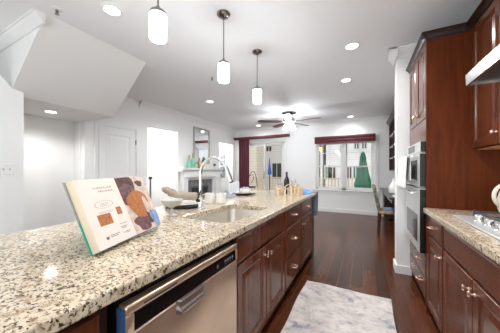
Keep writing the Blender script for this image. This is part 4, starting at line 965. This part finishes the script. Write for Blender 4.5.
for k, (y, z) in enumerate(((5.35, 1.8225), (6.3, 1.5425), (5.4, 1.2505), (6.3, 2.1025))):
    o = MB().lathe([(0.05, 0), (0.08, 0.03), (0.10, 0.09), (0.095, 0.09), (0.05, 0.01), (0, 0.008)], (0, 0, 0), 20).build('display_bowl', 'porcelain', None, True); o.location = (0.75, y, z)
    tag(o, ('white bowl on the third shelf of the hutch, near bay', 'white bowl on the lower middle shelf of the hutch, far bay', 'white bowl on the bottom of the hutch, near bay', 'white bowl on the top shelf of the hutch, far bay')[k], 'bowl', 'bowls in the hutch')
# desk chair facing +x
cx_, cy_ = 0.47, 5.02
t = thing('desk_chair', 'dining chair with patterned upholstered back pushed under the desk', 'chair', (cx_, cy_, 0))
st = MB().box(cx_ - 0.20, cx_ + 0.22, cy_ - 0.22, cy_ + 0.22, 0.41, 0.47, 0.02, 3).build('seat', 'seat_fabric', t, True)
MB().box(cx_ - 0.12, cx_ + 0.15, cy_ - 0.17, cy_ + 0.17, 0.4705, 0.495, 0.012, 2).build('seat_pad', 'seat_blue', st, True)
M = rot_at((cx_ - 0.19, cy_, 0.46), R(-11), 'Y')
MB().box(cx_ - 0.22, cx_ - 0.165, cy_ - 0.21, cy_ + 0.21, 0.45, 0.96, 0.02, 3, M=M).build('backrest', 'upholstery', t, True)
for dx in (-0.18, 0.19):
    for dy in (-0.19, 0.19):
        b = MB(); b.tube([(cx_ + dx * 1.12, cy_ + dy, 0.0), (cx_ + dx, cy_ + dy, 0.42)], [0.014, 0.022], 8); b.build('leg', 'chair_leg', t)

# ================================================================== OUTDOORS
s27, c27 = math.sin(R(27.2)), math.cos(R(27.2))
def at(px, py, Y):      # point of the photograph on the plane y = Y, as seen from the camera
    u = (px - 250) / 220; v = (170 - py) / 220; rx, ry = c27 * u - s27, s27 * u + c27; k = Y / ry
    return (rx * k, 1.24 + v * k)
def railing(label, x0, x1, y, ztop, zbot, group):
    t = thing('deck_railing', label, 'railing', ((x0 + x1) / 2, y, zbot), group)
    MB().box(x0, x1, y - 0.05, y + 0.05, ztop - 0.05, ztop).build('top_rail', 'rail_tan', t); MB().box(x0, x1, y - 0.02, y + 0.02, zbot + 0.06, zbot + 0.11).build('bottom_rail', 'rail_tan', t)
    n = int((x1 - x0) / 0.15); d0 = None
    for k in range(n + 1):
        x = x0 + 0.03 + k * (x1 - x0 - 0.06) / n
        if d0 is None:
            d0 = MB().box(x0 + 0.015, x0 + 0.065, y - 0.02, y + 0.02, zbot + 0.11, ztop - 0.05).build('baluster', 'rail_tan', t)
        else:
            c = d0.copy(); COL.objects.link(c); c.parent = t; c.location.x = x - x0 - 0.03
    for x in (x0, x1): MB().box(x - 0.06, x + 0.06, y - 0.06, y + 0.06, zbot, ztop + 0.06).build('post', 'rail_tan', t)
railing('tan wooden deck railing seen through the patio door', -8.0, -3.6, 11.2, 0.86, -0.02, 'deck railings')
railing('tan wooden deck railing seen through the far window', -3.3, 1.5, 11.2, 0.86, -0.02, 'deck railings')
def umbrella(label, px, ytop, ybot, Y, m, r):
    x, z1 = at(px, ytop, Y); _, z0 = at(px, ybot, Y)
    t = thing('patio_umbrella', label, 'umbrella', (x, Y, -0.02), 'closed patio umbrellas')
    H_ = z1 - z0
    b = MB(); b.lathe([(0.03, H_ + 0.02), (r * 0.2, H_ * 0.97), (r * 0.34, H_ * 0.86), (r * 0.36, H_ * 0.76), (r * 0.44, H_ * 0.66), (r * 0.64, H_ * 0.42), (r * 0.98, H_ * 0.12), (r * 0.9, 0.0), (r * 0.5, 0.05), (0.02, 0.1)], (x, Y, z0), 40, ripple=0.12, nr=8); b.build('canopy', m, t, True)
    b = MB(); b.tube([(x, Y, -0.02), (x, Y, z1 + 0.03)], 0.025, 10); b.build('pole', 'shade_black', t, True)
    b = MB(); b.lathe([(0.26, 0), (0.26, 0.05), (0.05, 0.10), (0.03, 0.25), (0, 0.25)], (x, Y, -0.02), 24); b.build('base', 'shade_black', t, True)
umbrella('closed dark green patio umbrella outside the far window', 363, 152, 189, 10.2, 'green_canvas', 0.31)
umbrella('closed bright blue patio umbrella outside the patio door', 269.5, 159, 174.5, 10.6, 'blue_canvas', 0.10)
# wire chair on the terrace
x, _ = at(252, 175, 9.6); Y = 9.6
t = thing('patio_chair', 'black wire patio chair outside the left patio door pane', 'chair', (x, Y, -0.02))
b = MB(); b.tube([(x - 0.28 + 0.0 * i, Y, 0.42) if i == 0 else (x - 0.28 + 0.56 * i / 14, Y + 0.12 * math.sin(math.pi * i / 14), 0.42 + 0.75 * math.sin(math.pi * i / 14) ** 0.6) for i in range(15)], 0.018, 8); b.build('back_hoop', 'shade_black', t, True)
b = MB(); b.tube([(x - 0.14, Y + 0.08, 0.95), (x, Y + 0.1, 1.02), (x + 0.05, Y + 0.1, 0.8), (x - 0.08, Y + 0.05, 0.6)], 0.014, 8); b.build('back_scroll', 'shade_black', t, True)
b = MB(); b.lathe([(0.26, 0), (0.28, 0.02), (0.26, 0.05), (0, 0.05)], (x, Y - 0.2, 0.40), 24); b.build('seat', 'shade_black', t, True)
for a in range(4):
    p, q = math.cos(math.pi / 4 + a * math.pi / 2), math.sin(math.pi / 4 + a * math.pi / 2); b = MB(); b.tube([(x + 0.26 * p, Y - 0.2 + 0.26 * q, -0.02), (x + 0.2 * p, Y - 0.2 + 0.2 * q, 0.41)], 0.014, 8); b.build('leg', 'shade_black', t, True)
# townhouses
def house(label, m, pxa, pxb, Y, zt, wins, dep=5):
    xa, xb = at(pxa, 170, Y)[0], at(pxb, 170, Y)[0]
    t = thing('townhouse', label, 'building', ((xa + xb) / 2, Y, -3.0), 'townhouses behind the terrace')
    MB().box(xa, xb, Y, Y + dep, -3.0, zt).build('wall', m, t)
    MB().prism([(Y - 0.3, zt), (Y + dep / 2, zt + 1.6), (Y + dep + 0.3, zt)], 'x', xa - 0.05, xb + 0.05).build('roof', 'cover_grey', t)
    for (a, b_, c, d, pm) in wins:
        x0, z1 = at(a, c, Y); x1, z0 = at(b_, d, Y)
        w_ = MB(); f = 0.09
        w_.box(x0 - f, x0, Y - 0.06, Y - 0.001, z0 - f, z1 + f); w_.box(x1, x1 + f, Y - 0.06, Y - 0.001, z0 - f, z1 + f); w_.box(x0, x1, Y - 0.06, Y - 0.001, z1, z1 + f); w_.box(x0, x1, Y - 0.06, Y - 0.001, z0 - f, z0); w_.box((x0 + x1) / 2 - 0.03, (x0 + x1) / 2 + 0.03, Y - 0.05, Y - 0.001, z0, z1)
        fr = w_.build('window', 'vinyl', t); MB().box(x0, x1, Y - 0.03, Y - 0.002, z0, z1).build('pane', pm, fr)
house('tan clapboard townhouse seen through the left patio door pane', 'tan_siding', 215, 256.5, 18, 7.5, [(236, 243, 146, 158, 'dark_pane')], 2.2)
house('white townhouse with dark glass doors seen through the right patio door pane', 'white_siding', 263.3, 322.5, 22, 8.0,
      [(266.5, 271.5, 146.5, 151.0, 'dark_pane'), (285.3, 288, 145, 150.5, 'dark_pane'), (272.5, 281.5, 163.5, 178.5, 'dark_pane')])
house('white townhouse with brown and teal windows seen through the far window', 'white_siding', 326, 400, 22, 8.0,
      [(325.5, 328.8, 166, 178, 'teal_pane'), (329.8, 335.5, 166, 178.5, 'brown_pane'), (340.3, 342.6, 146, 152, 'brown_pane'), (354.5, 358.6, 143.5, 148.5, 'teal_pane'), (362, 366.5, 142.8, 148.3, 'teal_pane'), (347, 351.5, 167, 178, 'brown_pane'), (353.5, 358, 167, 178, 'teal_pane')])
x, z = at(319.5, 149, 12.5)
t = thing('terrace_lantern', 'yellow-lit outdoor lantern seen at the top left of the far window', 'lantern', (x, 12.5, -3.0))
b = MB(); b.box(x - 0.10, x + 0.10, 12.4, 12.6, z - 0.12, z + 0.10, 0.01); b.build('glass', 'yellow_lamp', t); b = MB(); b.lathe([(0.19, 0), (0.06, 0.1), (0, 0.12)], (x, 12.5, z + 0.10), 4); b.build('cap', 'shade_black', t)
b = MB(); b.tube([(x, 12.5, -3.0), (x, 12.5, z - 0.12)], 0.04, 10); b.build('post', 'shade_black', t, True)
